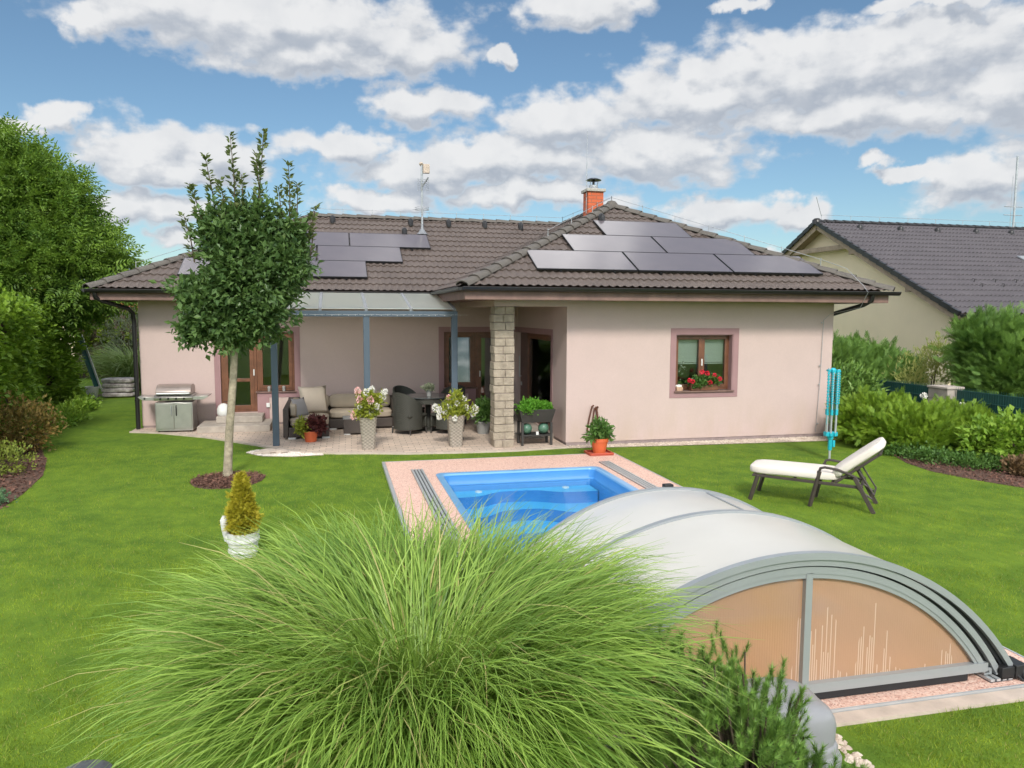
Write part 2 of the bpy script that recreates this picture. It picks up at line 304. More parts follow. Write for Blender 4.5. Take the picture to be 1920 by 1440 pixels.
# ------------------------------------------------------------------ mesh helpers
def arr(v): return np.array(v, float)
class MB:
    def __init__(s): s.v = []; s.f = []
    def quads(s, vs, fs):
        b = len(s.v); s.v += [tuple(map(float, x)) for x in vs]; s.f += [tuple(b+i for i in f) for f in fs]; return s
    def box(s, lo, hi, T=None):
        x0,y0,z0 = lo; x1,y1,z1 = hi
        vs = [(x0,y0,z0),(x1,y0,z0),(x1,y1,z0),(x0,y1,z0),(x0,y0,z1),(x1,y0,z1),(x1,y1,z1),(x0,y1,z1)]
        if T: vs = [T(*p) for p in vs]
        return s.quads(vs, [(0,3,2,1),(4,5,6,7),(0,1,5,4),(1,2,6,5),(2,3,7,6),(3,0,4,7)])
    def cbox(s, c, d, T=None): return s.box([c[i]-d[i]/2 for i in range(3)], [c[i]+d[i]/2 for i in range(3)], T)
    def tube(s, pts, r, n=8, cap=True, flat=None):
        pts = [Vector(p) for p in pts]; rs = r if isinstance(r, (list, tuple)) else [r]*len(pts)
        b = len(s.v); ref = None
        for i, p in enumerate(pts):
            d = (pts[min(i+1, len(pts)-1)]-pts[max(i-1, 0)]).normalized()
            if ref is None:
                ref = Vector((0,0,1)) if abs(d.z) < .9 else Vector((1,0,0))
            x = d.cross(ref); x.normalize(); y = x.cross(d); y.normalize(); ref = y
            for k in range(n):
                a = 2*math.pi*k/n; s.v.append(tuple(p+x*math.cos(a)*rs[i]+y*math.sin(a)*rs[i]*(flat or 1)))
        for i in range(len(pts)-1):
            for k in range(n): s.f.append((b+i*n+k, b+i*n+(k+1)%n, b+(i+1)*n+(k+1)%n, b+(i+1)*n+k))
        if cap: s.f.append(tuple(b+k for k in range(n))[::-1]); s.f.append(tuple(b+(len(pts)-1)*n+k for k in range(n)))
        return s
    def beam(s, p0, p1, w_, h_, upv=(0,0,1)):
        p0, p1 = Vector(p0), Vector(p1); d = (p1-p0).normalized(); u = Vector(upv)
        if abs(d.dot(u)) > .95: u = Vector((0,1,0))
        x = d.cross(u).normalized()*w_/2; y = x.cross(d).normalized()*h_/2
        vs = [p0-x-y,p0+x-y,p0+x+y,p0-x+y,p1-x-y,p1+x-y,p1+x+y,p1-x+y]
        return s.quads(vs, [(0,1,2,3),(7,6,5,4),(1,0,4,5),(2,1,5,6),(3,2,6,7),(0,3,7,4)])
    def lathe(s, prof, c=(0,0,0), n=24, sq=None):
        b = len(s.v)
        for (r, z) in prof:
            for k in range(n):
                a = 2*math.pi*k/n; ca, sa = math.cos(a), math.sin(a)
                if sq: q = (abs(ca)**sq+abs(sa)**sq)**(-1/sq); ca *= q; sa *= q
                s.v.append((c[0]+r*ca, c[1]+r*sa, c[2]+z))
        for i in range(len(prof)-1):
            for k in range(n): s.f.append((b+i*n+k, b+i*n+(k+1)%n, b+(i+1)*n+(k+1)%n, b+(i+1)*n+k))
        s.f.append(tuple(b+k for k in range(n))[::-1]); s.f.append(tuple(b+(len(prof)-1)*n+k for k in range(n)))
        return s
    def prism(s, poly, z0, z1, T=None):
        n = len(poly); vs = [(x,y,z0) for x,y in poly]+[(x,y,z1) for x,y in poly]
        if T: vs = [T(*p) for p in vs]
        return s.quads(vs, [tuple(range(n))[::-1], tuple(range(n,2*n))]+[(i,(i+1)%n,n+(i+1)%n,n+i) for i in range(n)])
    def grid(s, P_):
        P_ = np.asarray(P_); h, w_ = P_.shape[:2]; b = len(s.v); s.v += [tuple(p) for p in P_.reshape(-1,3)]
        for i in range(h-1):
            for j in range(w_-1): s.f.append((b+i*w_+j, b+i*w_+j+1, b+(i+1)*w_+j+1, b+(i+1)*w_+j))
        return s
    def build(s, name, m, parent=None, bevel=0, smooth=38, solid=0):
        o = parent_loc(parent); me = bpy.data.meshes.new(name)
        me.from_pydata([(x-o[0], y-o[1], z-o[2]) for x,y,z in s.v], [], s.f); me.update()
        ob = bpy.data.objects.new(name, me); COL.objects.link(ob); me.materials.append(M[m] if isinstance(m, str) else m)
        if smooth: me.shade_smooth(); me.set_sharp_from_angle(angle=R_(smooth))
        if parent: ob.parent = parent
        if solid:
            q = ob.modifiers.new('solidify', 'SOLIDIFY'); q.thickness = solid; q.offset = 0
        if bevel:
            q = ob.modifiers.new('bevel', 'BEVEL'); q.width = bevel; q.segments = 2; q.limit_method = 'ANGLE'; q.angle_limit = R_(35); q.harden_normals = False
        return ob
def parent_loc(p):
    x = Vector((0,0,0))
    while p: x += p.location; p = p.parent
    return x
def npmesh(name, V, F, m, parent=None, smooth=False):
    """big foliage meshes straight from numpy; F is (n,k)"""
    o = np.array(parent_loc(parent)); V = np.asarray(V, np.float32)-o.astype(np.float32); F = np.asarray(F, np.int32)
    me = bpy.data.meshes.new(name); me.vertices.add(len(V)); me.vertices.foreach_set('co', V.ravel())
    k = F.shape[1]; me.loops.add(F.size); me.loops.foreach_set('vertex_index', F.ravel())
    me.polygons.add(len(F)); me.polygons.foreach_set('loop_start', np.arange(0, F.size, k, dtype=np.int32))
    me.polygons.foreach_set('use_smooth', np.full(len(F), smooth)); me.update(calc_edges=True)
    ob = bpy.data.objects.new(name, me); COL.objects.link(ob); me.materials.append(M[m] if isinstance(m, str) else m)
    if parent: ob.parent = parent
    return ob
def thing(name, label, cat, loc=(0,0,0), group=None):
    o = bpy.data.objects.new(name, None); COL.objects.link(o); o.location = loc; o.empty_display_size = .1
    o['label'] = label; o['category'] = cat
    if group: o['group'] = group
    return o
def tag(o, label, cat, group=None):
    o['label'] = label; o['category'] = cat
    if group: o['group'] = group
    return o
def struct(o, label=None): o['kind'] = 'structure'; (label and o.__setitem__('label', label)); return o
def stuff(o, label, cat): o['kind'] = 'stuff'; o['label'] = label; o['category'] = cat; return o
rng = np.random.default_rng(7)

# ------------------------------------------------------------------ leaf scattering
T_LEAF = (arr([(0,0,0),(-.5,.42,.10),(0,1,-.06),(.5,.42,.10),(0,.5,-.04)]), [(0,4,2,1),(0,3,2,4)])
T_DIAM = (arr([(0,0,0),(-.5,.45,.05),(0,1,0),(.5,.45,.05)]), [(0,3,2,1)])
def t_compound(n=4, w_=.16):
    V, F = [], []
    def lf(b, a, L):
        d = arr((math.sin(a), math.cos(a), 0)); x = arr((d[1], -d[0], 0)); k = len(V)
        V.extend([b, b+d*L*.45-x*L*w_*1.1+arr((0,0,.03)), b+d*L+arr((0,0,-.06)), b+d*L*.45+x*L*w_*1.1+arr((0,0,.03))]); F.append((k,k+3,k+2,k+1))
    for i in range(n):
        y = .18+.62*i/(n-1)
        for sg in (-1,1): lf(arr((0,y,-.12*y*y)), sg*1.05, .40-.05*i)
    lf(arr((0,.82,-.09)), 0, .38)
    return arr(V), F
T_ASH = t_compound()
def t_spray(n=8, w_=.075, spread=.62, L=.46, droop=.1):
    V, F = [], []
    def lf(b, a, LL, z=0):
        d = arr((math.sin(a), math.cos(a), z)); x = arr((math.cos(a), -math.sin(a), 0)); k = len(V)
        V.extend([b, b+d*LL*.5-x*LL*w_, b+d*LL, b+d*LL*.5+x*LL*w_]); F.append((k,k+3,k+2,k+1))
    for i in range(n):
        y = .1+.75*i/(n-1)
        for sg in (-1,1): lf(arr((0,y,-droop*y*y)), sg*spread*(1-.25*y), L*(1.05-.45*y), .12*((i % 2)*2-1))
    lf(arr((0,.5,0)), 0, .5); lf(arr((0,0,0)), 0, .6)
    return arr(V), F
T_SPRAY = t_spray()
def t_needles(n=34, L=.42, wd=.012):
    r = np.random.default_rng(3); V, F = [], []
    for i in range(n):
        y = (i/n)**.8*.8; a = r.uniform(0, 6.283); tilt = 1.1-.55*y+r.uniform(-.15,.15)
        d = arr((math.cos(a)*math.sin(tilt), math.cos(tilt), math.sin(a)*math.sin(tilt))); x = np.cross(d, arr((0,1,0)))+1e-3; x /= np.linalg.norm(x)
        b = arr((0,y,0)); k = len(V); LL = L*r.uniform(.75,1.05)
        V.extend([b-x*wd, b+x*wd, b+d*LL]); F.append((k,k+1,k+2))
    return arr(V), F
T_NEEDLE = t_needles()

def instance(tmpl, pos, dirs, L, W=None, roll=.6, upv=(0,0,1), r=rng):
    """copies of a leaf template: +Y of the template follows dirs, its Z face turns towards upv"""
    V, F = tmpl; pos = np.asarray(pos, float); d = np.asarray(dirs, float); n = len(pos)
    d = d/np.maximum(1e-6, np.linalg.norm(d, axis=1, keepdims=True))
    u = np.asarray(upv, float)+r.normal(0, roll, (n,3)); x = np.cross(d, u); x /= np.maximum(1e-6, np.linalg.norm(x, axis=1, keepdims=True)); z = np.cross(x, d)
    L = np.broadcast_to(np.asarray(L, float), (n,))[:,None,None]; W = L if W is None else np.broadcast_to(np.asarray(W, float), (n,))[:,None,None]
    P_ = pos[:,None,:]+V[None,:,0:1]*x[:,None,:]*W+V[None,:,1:2]*d[:,None,:]*L+V[None,:,2:3]*z[:,None,:]*L
    Fi = np.array(F)[None]+(np.arange(n)*len(V))[:,None,None]
    return P_.reshape(-1,3), Fi.reshape(-1, len(F[0]))
def join(parts):
    V, F, o = [], [], 0
    for v, f in parts: V.append(v); F.append(f+o); o += len(v)
    return np.concatenate(V), np.concatenate(F)
def ell_points(ells, n, r=rng, lo=.72, hi=1.05, lump=.18, zmin=-1e9, keep=.6):
    """points near the surface of a union of ellipsoids (cx,cy,cz,rx,ry,rz), with outward normals"""
    E = arr(ells); wgt = (E[:,3]*E[:,4]*E[:,5])**(2/3); wgt /= wgt.sum(); P_, N_ = [], []
    tot = 0
    while tot < n:
        i = r.choice(len(E), n, p=wgt); q = r.normal(0,1,(n,3)); q /= np.linalg.norm(q, axis=1, keepdims=True)
        ph = q*arr([3.1,2.7,3.5])+i[:,None]; lm = 1+lump*np.sin(ph[:,0]*2.1+1)*np.sin(ph[:,1]*2.3)*1.2+lump*.6*np.sin(ph[:,2]*4.1+ph[:,0]*3)
        s_ = r.uniform(lo, hi, n)*lm; p = E[i,:3]+q*E[i,3:]*s_[:,None]
        nn = q/E[i,3:]; nn /= np.linalg.norm(nn, axis=1, keepdims=True)
        ins = np.zeros(n, bool)
        for j in range(len(E)):
            dj = np.linalg.norm((p-E[j,:3])/E[j,3:], axis=1); ins |= (dj < keep) & (i != j)
        ok = (~ins) & (p[:,2] > zmin); P_.append(p[ok]); N_.append(nn[ok]); tot += ok.sum()
    return np.concatenate(P_)[:n], np.concatenate(N_)[:n]
def foliage(ells, nclump, per, tmpl, L, W=None, spread=.1, out=.8, upw=.3, rand=.5, lo=.6, hi=1.04, lump=.16, zmin=.02, seed=1, roll=.7, Lvar=.3, keep=.6):
    r = np.random.default_rng(seed); c, nn = ell_points(ells, nclump, r, lo, hi, lump, zmin, keep)
    p = np.repeat(c, per, 0)+r.normal(0, spread, (nclump*per,3)); nn = np.repeat(nn, per, 0)
    d = nn*out+arr([0,0,upw])+r.normal(0, rand, p.shape)
    p[:,2] = np.maximum(p[:,2], zmin)
    LL = L*(1+r.uniform(-Lvar, Lvar, len(p))); WW = None if W is None else W*(LL/L)
    return instance(tmpl, p, d, LL, WW, roll, r=r)
# ================================================================== THE SETTING
GZ = 0.0
def poly_sheet(name, poly, z, m, th=0.0, label=None):
    mb = MB(); mb.prism(poly, z-max(th,.002), z); return struct(mb.build(name, m, smooth=0), label)
# one lawn and ground sheet to the horizon (pool opening cut out)
PX0, PX1, PY0, PY1 = 1.44, 3.95, 5.05, 10.93
mb = MB(); xs = [-900, -30, .60, .80, PX0, PX1, 4.6, 4.75, 30, 900]; ys = [-900, -5, 3.66, 3.88, PY0, PY1, 11.95, 12.1, 30, 900]
idx = {}
for j, y in enumerate(ys):
    for i, x in enumerate(xs): idx[i,j] = len(mb.v); mb.v.append((x,y,-.03 if (.7<x<4.7 and 3.8<y<12) else 0.))
for j in range(len(ys)-1):
    for i in range(len(xs)-1):
        if not (xs[i] >= PX0-.01 and xs[i+1] <= PX1+.01 and ys[j] >= PY0-.01 and ys[j+1] <= PY1+.01): mb.f.append((idx[i,j], idx[i+1,j], idx[i+1,j+1], idx[i,j+1]))
struct(mb.build('lawn', 'lawn', smooth=0), 'short mown green lawn around the pool and house')

TERR = [(-3.99,16.7),(-3.99,16.25),(-3.41,16.02),(-2.4,15.25),(-1.51,14.3),(-1.0,13.7),(-.53,13.2),(0.1,13.02),(.53,12.95),(1.15,12.78),(2.1,12.68),(3.05,12.66),(4.07,12.8),(4.07,16.7)]
poly_sheet('terrace_paving', TERR, .022, 'paving', .03)
mb = MB()
for a, b in zip(TERR[1:-1], TERR[2:-1]):
    mb.beam((a[0],a[1],.012), (b[0],b[1],.012), .07, .034)
struct(mb.build('terrace_edging', 'concrete2', smooth=0))
poly_sheet('porch_floor', [(3.02,13.95),(4.07,13.75),(4.07,16.68),(3.3,16.68)], .10, 'concrete', .09)
# pebble strip along the wing wall
poly_sheet('gravel_strip', [(4.12,12.95),(4.05,12.74),(6.3,12.60),(9.2,12.50),(9.75,12.62),(9.85,12.96)], .008, 'gravel', .01)
def pebbles(name, xy, z, size, m, label, seed=1):
    r = np.random.default_rng(seed); V = arr([(-1,0,0),(1,0,0),(0,-1,0),(0,1,0),(0,0,1),(0,0,-.6),(.7,.7,0),(-.7,-.7,0),(.7,-.7,0),(-.7,.7,0)])
    F = [(4,1,6),(4,6,3),(4,3,9),(4,9,0),(4,0,7),(4,7,2),(4,2,8),(4,8,1)]
    n = len(xy); a = r.uniform(0,6.28,n); s_ = size*r.uniform(.6,1.4,n); el_ = r.uniform(.55,1,n); hz = r.uniform(.4,.8,n)
    x = V[None,:,0]*s_[:,None]; y = V[None,:,1]*(s_*el_)[:,None]; zz = V[None,:,2]*(s_*hz)[:,None]
    X = x*np.cos(a)[:,None]-y*np.sin(a)[:,None]+xy[:,0:1]; Y = x*np.sin(a)[:,None]+y*np.cos(a)[:,None]+xy[:,1:2]
    P_ = np.stack([X,Y,zz+z], -1).reshape(-1,3); Fi = (np.array(F)[None]+(np.arange(n)*len(V))[:,None,None]).reshape(-1,3)
    return stuff(npmesh(name, P_, Fi, m), label, 'gravel')
def inpoly(p, poly):
    x, y = p[:,0], p[:,1]; c = np.zeros(len(p), bool); n = len(poly)
    for i in range(n):
        x0,y0 = poly[i]; x1,y1 = poly[(i+1)%n]
        if y0 == y1: continue
        k = ((y0 > y) != (y1 > y)) & (x < (x1-x0)*(y-y0)/(y1-y0)+x0); c ^= k
    return c
def fill(poly, n, r=rng):
    q = arr(poly); lo, hi = q.min(0), q.max(0); p = r.uniform(lo, hi, (n*3,2)); return p[inpoly(p, poly)][:n]
pebbles('wall_gravel', fill([(4.12,12.94),(4.05,12.72),(6.3,12.58),(9.2,12.48),(9.8,12.6),(9.85,12.94)], 3200), .012, .018, 'pebbles', 'beige gravel strip along the foot of the wing wall', 2)
WP = [(-1.50,13.45),(-1.35,13.66),(-1.0,13.72),(-.62,13.28),(-.25,13.10),(-.2,12.98),(-.7,12.93),(-1.2,13.08)]
poly_sheet('pebble_bed', WP, .006, 'gravel', .01)
pebbles('white_gravel', fill(WP, 1500), .010, .023, 'whitepebbles', 'white pebbles round the foot of the pergola post', 3)
for k,(x,y,s_) in enumerate(((-1.12,13.32,.11),(-.92,13.30,.09),(-1.26,13.27,.07))):
    b_ = MB(); b_.lathe([(.02*s_/.1,.0),(s_*1.1,.01),(s_*1.2,s_*.3),(s_*.8,s_*.62),(s_*.2,s_*.72)], (x,y,.01), 9)
    for i,v in enumerate(b_.v): b_.v[i] = (x+(v[0]-x)*1.35*(1+.2*math.sin(i*2.3)), y+(v[1]-y)*(1+.2*math.cos(i*1.7)), v[2])
    tag(b_.build('rock', 'concrete2'), ('largest ochre rock lying on the white pebbles','middle ochre rock between two others on the white pebbles','smallest ochre rock on the white pebbles, nearest the lawn tree')[(0,1,2)[k]], 'rock', 'rocks on the white pebbles')

# ---- pool deck
DX0, DX1, DY0, DY1 = .76, 4.63, 3.78, 12.02
mb = MB()
xs2 = [DX0, PX0, PX1, DX1]; ys2 = [DY0, PY0, PY1, DY1]
for j in range(3):
    for i in range(3):
        if (i,j) != (1,1): mb.quads([(xs2[i],ys2[j],.03),(xs2[i+1],ys2[j],.03),(xs2[i+1],ys2[j+1],.03),(xs2[i],ys2[j+1],.03)], [(0,1,2,3)])
mb.quads([(DX0,DY0,-.05),(DX1,DY0,-.05),(DX1,DY1,-.05),(DX0,DY1,-.05),(DX0,DY0,.03),(DX1,DY0,.03),(DX1,DY1,.03),(DX0,DY1,.03)], [(0,1,5,4),(1,2,6,5),(2,3,7,6),(3,0,4,7)])
struct(mb.build('pool_deck', 'deck', smooth=0), 'pink stone carpet deck around the pool')
mb = MB(); mb.box((DX0-.05,DY0,-.05),(DX0-.003,DY1,.035)); mb.box((DX0-.05,DY0-.018,-.05),(DX1+.05,DY0-.003,.036)); mb.box((DX1+.003,DY0,-.05),(DX1+.018,DY1,.033)); mb.box((DX0-.05,DY1+.003,-.05),(DX1+.018,DY1+.015,.033))
struct(mb.build('deck_edging', 'alu', smooth=0))
mb = MB(); mb.box((2.8,DY0-.13,-.05),(5.2,DY0-.022,.022)); struct(mb.build('kerb_strip', 'concrete2', smooth=0))

# ---- swimming pool: one fibreglass shell with stepped benches
pool = thing('swimming_pool', 'blue sunken fibreglass swimming pool with stepped benches in the pink deck', 'pool', (2.7,8.0,0))
M['poolblue'] = mat('pool_shell_blue', (.065,.26,.58), .3, var=.06, vscale=1.5, coat=.3)
M['poolrim'] = mat('pool_rim_blue', (.15,.37,.64), .3, var=.05, coat=.3)
M['poolstep'] = mat('pool_step_blue', (.11,.50,.82), .3, var=.06, vscale=1.5)
def rrect(x0,x1,y0,y1,r,n=5):
    o = []
    for cx,cy,a0 in ((x1-r,y1-r,0),(x0+r,y1-r,90),(x0+r,y0+r,180),(x1-r,y0+r,270)):
        for k in range(n+1): a = R_(a0+90*k/n); o.append((cx+r*math.cos(a), cy+r*math.sin(a)))
    return o
mb = MB(); loops = []
prof = [(-.02,.031),(-.02,.045),(.055,.048),(.075,.040),(.085,.02),(.09,-.10),(.11,-.125),(.155,-.13),(.17,-.15),(.19,-1.30)]
for off, z in prof:
    lp = rrect(PX0+off, PX1-off, PY0+off, PY1-off, max(.03,.12-off*.3)); loops.append([(x,y,z) for x,y in lp])
def loopmesh(mb, loops, cap=False):
    n = len(loops[0]); b = len(mb.v)
    for l in loops: mb.v += l
    for i in range(len(loops)-1):
        for k in range(n): mb.f.append((b+i*n+k, b+i*n+(k+1)%n, b+(i+1)*n+(k+1)%n, b+(i+1)*n+k))
    if cap: mb.f.append(tuple(b+(len(loops)-1)*n+k for k in range(n)))
loopmesh(mb, loops[:5]); mb.build('rim', 'poolrim', pool)
mb = MB(); loopmesh(mb, loops[4:], True); mb.build('basin', 'poolblue', pool)
# treads: far bench, then steps with a deeper middle
def stepline(X, k):
    t = (X-PX0-.19)/(PX1-PX0-.38)
    left = 1/(1+math.exp(-(t-.24)*26)); right = 1/(1+math.exp((t-.66)*22))
    return left*right
xsn = np.linspace(PX0+.192, PX1-.192, 60)
def tread(zt, yf, bump_, seg='tread', sgn=1):
    mb = MB(); yb = PY1-.192
    front = [(x, yf+bump_*stepline(x,0)) for x in xsn]
    poly = [(x,y) for x,y in front]+[(xsn[-1],yb),(xsn[0],yb)]
    top = MB(); n = len(poly)
    top.quads([(x,y,zt) for x,y in poly], [tuple(range(n))]); top.build('step', 'poolstep', pool, smooth=0)
    rs = MB(); rs.grid([[(x,y,zt) for x,y in front],[(x,y,zt-.17) for x,y in front]]); rs.build('riser', 'poolblue', pool)
tread(-.20, 10.36, .26); tread(-.37, 9.86, .34); tread(-.54, 9.30, .30); tread(-.71, 8.70, .34); tread(-.88, 8.05, .30); tread(-1.05, 7.3, .2)
for x in (2.02, 3.35):
    q = MB(); q.lathe([(.001,0),(.055,.0),(.05,.012),(.001,.014)], (x,10.65,-.20), 14); q.build('light', 'white', pool)
def m_water():
    m = bpy.data.materials.new('pool_water'); m.use_nodes = True; t = NT(m.node_tree); t.n.remove(t.n['Principled BSDF'])
    tcx = t.new('ShaderNodeTexCoord').outputs['Object']
    bp = t.new('ShaderNodeBump', {'Height': t.noise(tcx, 5, 3).outputs[0], 'Strength': .12, 'Distance': .05})
    tr = t.new('ShaderNodeBsdfTransparent', {0: (.80,.93,.97,1)}); gl = t.new('ShaderNodeBsdfGlossy', {'Roughness': .03, 'Color': (1,1,1,1), 'Normal': bp.outputs[0]})
    f = t.new('ShaderNodeFresnel', {0: 1.33, 'Normal': bp.outputs[0]}).outputs[0]
    mx = t.new('ShaderNodeMixShader', {0: t.math('MULTIPLY', f, .38), 1: tr.outputs[0], 2: gl.outputs[0]}); t.l.new(mx.outputs[0], t.n['Material Output'].inputs['Surface']); return m
M['water'] = m_water()
mb = MB(); mb.quads([(x,y,-.118) for x,y in rrect(PX0+.093,PX1-.093,PY0+.093,PY1-.093,.1)], [tuple(range(24))]); struct(mb.build('pool_water', 'water', smooth=0))

# ---- enclosure tracks
M['rubber_grey'] = mat('dark_track_bed', (.06,.06,.065), .6)
for nm, xa, lab in (('left', 1.10, 'grey ribbed aluminium track on the left of the pool'), ('right', 4.10, 'grey ribbed aluminium track on the right of the pool')):
    mb = MB()
    t_ = thing('enclosure_track', lab, 'rail', (xa,7.5,.03), 'tracks of the pool enclosure')
    mb.box((xa,3.84,.031),(xa+.175,11.28,.036)); mb.build('track_bed', 'rubber_grey', t_, smooth=0)
    for k in range(4): mb = MB(); mb.box((xa+.002+.047*k,3.84,.0365),(xa+.032+.047*k,11.28,.052)); mb.build('track_profile', 'alu', t_, smooth=0)

# ================================================================== THE HOUSE
house = thing('bungalow', 'pale pink rendered bungalow with a brown tiled hip roof and corner porch', 'house', (4.0,16.68,0))
ZE, TAN = 2.852, .483
WT = 2.66
def wallgrid(mb, o, u, n, L, z0, z1, holes, th=.3, rev=.16):
    """wall plane with holes; u along, n outward; faces front + reveals"""
    o, u, n = Vector(o), Vector(u), Vector(n)
    A = sorted({0, L, *[h[0] for h in holes], *[h[1] for h in holes]}); Z_ = sorted({z0, z1, *[h[2] for h in holes], *[h[3] for h in holes]})
    T = lambda a, b, z: tuple(o+u*a+n*b+Vector((0,0,z)))
    inh = lambda a, z: any(h[0] < a < h[1] and h[2] < z < h[3] for h in holes)
    for i in range(len(A)-1):
        for j in range(len(Z_)-1):
            a0,a1,b0,b1 = A[i],A[i+1],Z_[j],Z_[j+1]; ca, cz = (a0+a1)/2, (b0+b1)/2
            if inh(ca, cz):
                for (da, dz, q) in ((-1,0,[(a0,b0),(a0,b1)]),(1,0,[(a1,b1),(a1,b0)]),(0,-1,[(a1,b0),(a0,b0)]),(0,1,[(a0,b1),(a1,b1)])):
                    na = ca if da == 0 else (a0-1e-4 if da < 0 else a1+1e-4); nz = cz if dz == 0 else (b0-1e-4 if dz < 0 else b1+1e-4)
                    if not inh(na, nz):
                        p, q2 = q; mb.quads([T(p[0],0,p[1]),T(q2[0],0,q2[1]),T(q2[0],-th,q2[1]),T(p[0],-th,p[1])], [(0,1,2,3)])
            else:
                mb.quads([T(a0,0,b0),T(a1,0,b0),T(a1,0,b1),T(a0,0,b1)], [(0,1,2,3)]); mb.quads([T(a0,-th,b0),T(a0,-th,b1),T(a1,-th,b1),T(a1,-th,b0)], [(0,1,2,3)])
YM, YW, XL, XR, XC, XP = 16.68, 12.96, -3.86, 9.52, 4.07, 2.74
BK = 24.0
mb = MB()
wallgrid(mb, (XL,YM,0), (1,0,0), (0,-1,0), XC-XL, .07, WT, [(-2.32-XL,-1.60-XL,.30,1.99),(-1.60-XL,-.83-XL,.72,1.99),(2.38-XL,3.10-XL,.72,1.99),(3.10-XL,3.98-XL,.10,1.99)])
wallgrid(mb, (XC,YW,0), (1,0,0), (0,-1,0), XR-XC, .07, WT, [(6.20-XC,7.37-XC,.955,2.03)])
wallgrid(mb, (XC,YM,0), (0,-1,0), (-1,0,0), YM-YW, .07, WT, [(.06,YM-13.97,.12,1.99)])
wallgrid(mb, (XL,BK,0), (0,-1,0), (-1,0,0), BK-YM, .07, WT, [])
wallgrid(mb, (XR,YW,0), (0,1,0), (1,0,0), BK-YW, .07, WT, [])
wallgrid(mb, (XR,BK,0), (-1,0,0), (0,1,0), XR-XL, .07, WT, [])
# lintels over the porch
mb.box((XP,YW,2.53),(XC-.001,YW+.34,WT)); mb.box((XP,YW+.341,2.53),(XP+.34,YM-.001,WT)); mb.quads([(XP+.34,YW+.34,2.6),(XC,YW+.34,2.6),(XC,YM,2.6),(XP+.34,YM,2.6)], [(0,3,2,1)])
mb.build('wall', 'wall', house, smooth=0)
mb = MB()
mb.box((XL+.01,YM+.012,-.02),(XC,YM+.3,.07)); mb.box((XC+.012,YW+.012,-.02),(XR-.012,YW+.3,.068)); mb.box((XC+.012,YW+.3,-.02),(XC+.3,YM,.068)); mb.box((XR-.3,YW+.3,-.02),(XR-.012,BK,.068)); mb.box((XL+.01,YM+.3,-.02),(XL+.3,BK,.068))
mb.build('plinth', 'plinth', house, smooth=0)
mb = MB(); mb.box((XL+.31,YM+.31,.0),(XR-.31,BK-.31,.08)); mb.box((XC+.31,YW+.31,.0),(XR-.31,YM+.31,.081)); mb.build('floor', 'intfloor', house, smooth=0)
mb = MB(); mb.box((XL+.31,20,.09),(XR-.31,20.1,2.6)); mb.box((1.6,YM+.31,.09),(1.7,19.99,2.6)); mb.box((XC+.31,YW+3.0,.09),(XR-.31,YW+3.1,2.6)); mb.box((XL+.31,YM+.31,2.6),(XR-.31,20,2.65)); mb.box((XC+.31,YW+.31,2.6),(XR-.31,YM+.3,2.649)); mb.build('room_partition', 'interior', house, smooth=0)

def surround(mb, o, u, n, a0, a1, z0, z1, wd=.115, bottom=True, pr=.008, skip=()):
    o,u,n = Vector(o),Vector(u),Vector(n); T = lambda a,b,z: tuple(o+u*a+n*b+Vector((0,0,z)))
    def bx(A0,A1,Z0,Z1): mb.box((A0,-.001,Z0),(A1,pr,Z1), T)
    if 'l' not in skip: bx(a0-wd,a0,z0-(wd if bottom else 0),z1+wd)
    if 'r' not in skip: bx(a1,a1+wd,z0-(wd if bottom else 0),z1+wd)
    bx(a0,a1,z1,z1+wd)
    if bottom: bx(a0,a1,z0-wd,z0)
S_ = MB(); surround(S_, (0,YW,0),(1,0,0),(0,-1,0),6.20,7.37,.955,2.03)
S_.build('window_surround', 'surround', house, smooth=0); S_ = MB()
# joined door + window groups on the long wall
def sbox(a0,a1,z0,z1): S_.box((a0,YM-.008,z0),(a1,YM+.001,z1))
sbox(-2.44,-2.32,.10,2.105); sbox(-2.32,-.83,1.99,2.105); sbox(-.83,-.71,.60,2.105); sbox(-1.60,-.83,.605,.72); sbox(-1.60,-1.36,.10,.605)
S_.build('window_surround', 'surround', house, smooth=0); S_ = MB(); sbox(2.26,2.38,.605,2.105); sbox(2.38,4.06,1.99,2.105); sbox(2.38,3.10,.605,.72); sbox(2.93,3.10,.10,.605)
S_.build('window_surround', 'surround', house, smooth=0); S_ = MB(); S_.box((XC-.008,13.85,.10),(XC+.001,13.97,2.105)); S_.box((XC-.008,13.97,1.99),(XC+.001,YM-.01,2.105)); S_.build('window_surround', 'surround', house, smooth=0)

# reveal lining in the same paint inside the wing window
S2 = MB(); S2.box((7.355,YW+.002,.957),(7.368,YW+.13,2.028)); S2.box((6.202,YW+.002,2.016),(7.354,YW+.13,2.028)); S2.build('reveal_lining', 'surround', house, smooth=0)

